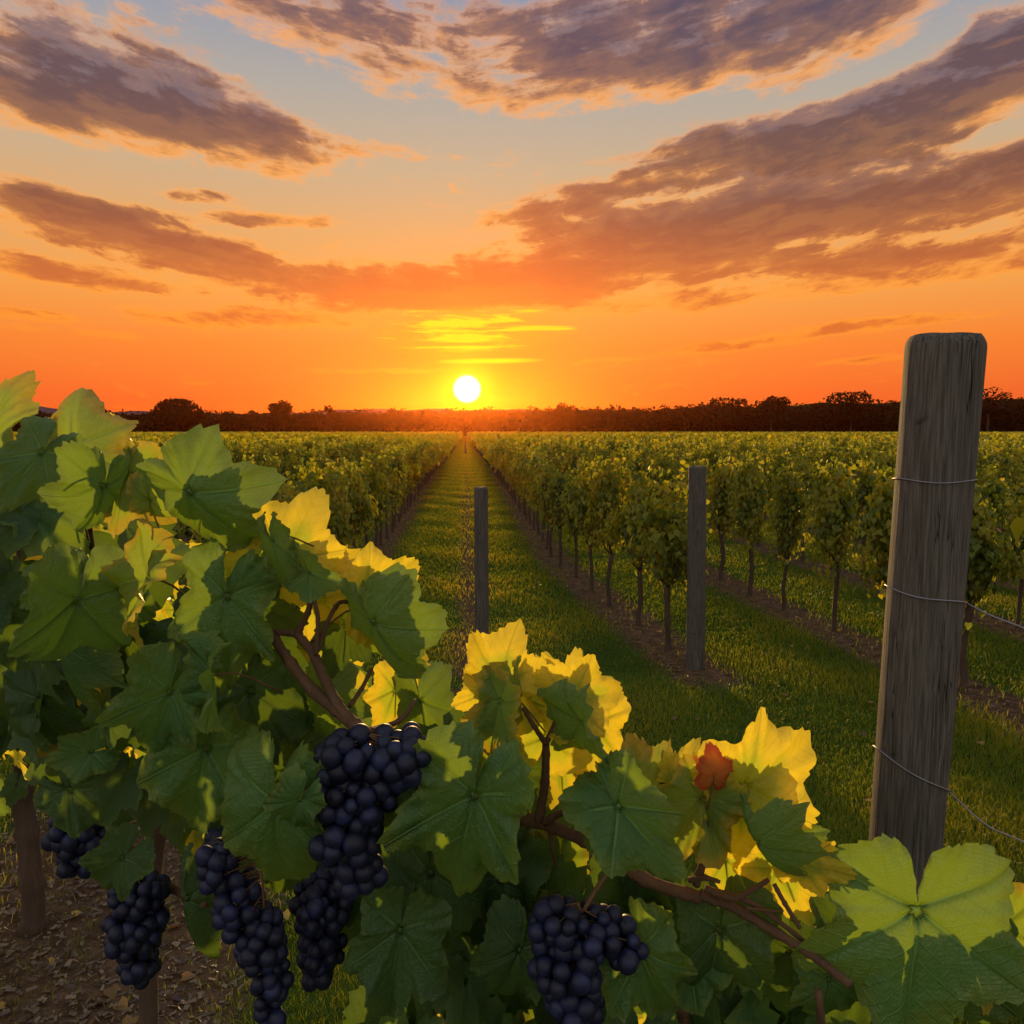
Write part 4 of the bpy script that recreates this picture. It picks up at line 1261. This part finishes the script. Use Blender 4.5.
# canes and stalks of the middle vine
R_.cane([(518, 818, 1.0), (545, 824, .98), (580, 838, .96), (610, 856, .95), (650, 882, .96), (700, 898, .96)], 13, 14, seed=21)
R_.cane([(700, 894, .96), (735, 908, .95), (775, 932, .93), (812, 955, .90), (850, 985, .85)], 12, 9, seed=22)
R_.cane([(712, 890, .95), (755, 905, .94), (808, 944, .92)], 7, 5, seed=23)
R_.cane([(705, 888, .95), (732, 898, .94), (755, 888, .93), (768, 880, .92)], 8, 5, seed=24)
R_.cane([(774, 884, .92), (784, 902, .91), (800, 928, .9)], 5, 5, seed=25)
R_.cane([(745, 908, .93), (782, 912, .93)], 3, 3, seed=26)
R_.cane([(742, 786, .94), (726, 805, .93), (711, 820, .93), (706, 850, .94), (696, 885, .95)], 6, 9, seed=27)
R_.cane([(690, 880, .95), (706, 878, .93), (720, 882, .92)], 7, 4, seed=28)
R_.cane([(546, 740, .99), (545, 780, .985), (539, 822, .98)], 8, 10, seed=29)
R_.cane([(523, 708, .98), (534, 726, .98), (546, 744, .985)], 4, 6, seed=30)
R_.cane([(567, 704, .98), (556, 722, .98), (546, 744, .985)], 4, 6, seed=31)
R_.cane([(550, 832, .98), (553, 850, .98), (556, 866, 1.0)], 5, 3, seed=32)
R_.cane([(545, 822, .97), (562, 812, .95), (574, 806, .94)], 9, 5, seed=33)
R_.cane([(818, 990, .85), (820, 1010, .85), (826, 1060, .9)], 8, 9, seed=34)
R_.cane([(664, 940, 1.0), (668, 985, 1.02), (676, 1000, 1.04)], 9, 7, seed=35)

# grapes
bunch(C, 368, 790, .93, [(-2, -36, 58, 32), (42, -34, 34, 36), (-14, 0, 56, 42), (-20, 40, 44, 42), (-12, 84, 30, 34), (4, -20, 56, 30)], 10.6, 'thick bunch of dark blue grapes under the forked branch', 52, 1, stalk=((356, 726, .95), (362, 752, .94)))
bunch(C, 262, 930, 1.0, [(-42, -72, 24, 34), (-24, -30, 28, 38), (0, 10, 32, 36), (6, 56, 24, 34), (6, 92, 18, 22)], 9, 'long slender dark grape bunch trailing to the bottom edge', 40, 2, stalk=((222, 838, 1.1), (226, 860, 1.0)))
bunch(C, 322, 940, 1.08, [(0, -40, 34, 34), (0, 0, 28, 40), (-2, 34, 20, 20)], 8.6, 'small dark grape bunch behind the long one', 0, 3)
bunch(C, 138, 925, 1.25, [(0, -32, 34, 28), (-2, 0, 34, 34), (0, 34, 24, 34)], 8, 'compact dark grape bunch hanging over the soil strip', 0, 4, stalk=((150, 880, 1.35), (146, 892, 1.28)))
bunch(C, 222, 850, 1.25, [(0, 0, 22, 30)], 9, 'small dark grape cluster behind the leaves', 0, 9)
bunch(B, 80, 830, 1.65, [(10, -40, 26, 34), (0, 0, 34, 30), (-4, 28, 24, 22)], 8.5, None, 0, 5)
bunch(B, 78, 728, 1.7, [(0, 0, 10, 34)], 8, None, 0, 6)
bunch(R_, 578, 955, .90, [(-22, -38, 36, 30), (20, -20, 48, 34), (50, -8, 26, 28), (-12, 6, 44, 38), (-4, 50, 36, 40)], 10.5, 'dark blue grape bunch on a bare stalk at the bottom', 56, 7, stalk=((608, 872, .92), (584, 910, .90)))

# the mass of leaves behind
def inside(poly, x, y):
    c = False; n = len(poly)
    for i in range(n):
        (x1, y1), (x2, y2) = poly[i], poly[(i + 1) % n]
        if (y1 > y) != (y2 > y) and x < (x2 - x1) * (y - y1) / (y2 - y1) + x1: c = not c
    return c
def scatter(n, poly, y0, y1, Lr, mats, seed, droop=1.0):
    r = random.Random(seed); xs = [p[0] for p in poly]; ys = [p[1] for p in poly]; P = []
    while len(P) < n:
        x, y = r.uniform(min(xs), max(xs)), r.uniform(min(ys), max(ys))
        if inside(poly, x, y):
            P.append((x, y, r.uniform(*Lr), r.gauss(-95, 30), r.uniform(y0, y1), r.gauss(0, 22), r.gauss(0, 32), r.choice(mats)))
    return P
left_poly = [(-120, 480), (60, 470), (120, 500), (170, 545), (250, 560), (300, 620), (350, 700), (420, 760), (400, 860), (300, 880), (200, 840), (120, 800), (40, 760), (-120, 760)]
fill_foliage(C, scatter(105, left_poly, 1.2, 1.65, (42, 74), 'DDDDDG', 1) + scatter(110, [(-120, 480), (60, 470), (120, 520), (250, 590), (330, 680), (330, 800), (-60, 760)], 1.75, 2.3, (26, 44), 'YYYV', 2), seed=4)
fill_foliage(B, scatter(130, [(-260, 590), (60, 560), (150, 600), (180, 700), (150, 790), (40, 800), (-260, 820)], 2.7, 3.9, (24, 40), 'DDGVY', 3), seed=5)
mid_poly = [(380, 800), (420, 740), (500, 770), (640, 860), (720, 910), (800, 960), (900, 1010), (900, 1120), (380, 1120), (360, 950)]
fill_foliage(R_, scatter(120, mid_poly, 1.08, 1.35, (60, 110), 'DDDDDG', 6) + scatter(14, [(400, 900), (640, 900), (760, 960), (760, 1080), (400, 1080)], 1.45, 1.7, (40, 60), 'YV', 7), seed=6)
for p in (C, B, R_):
    if p.stems.n: 
        o = p.part('petioles', p.stems, M_STEM); o['kind'] = 'stuff'
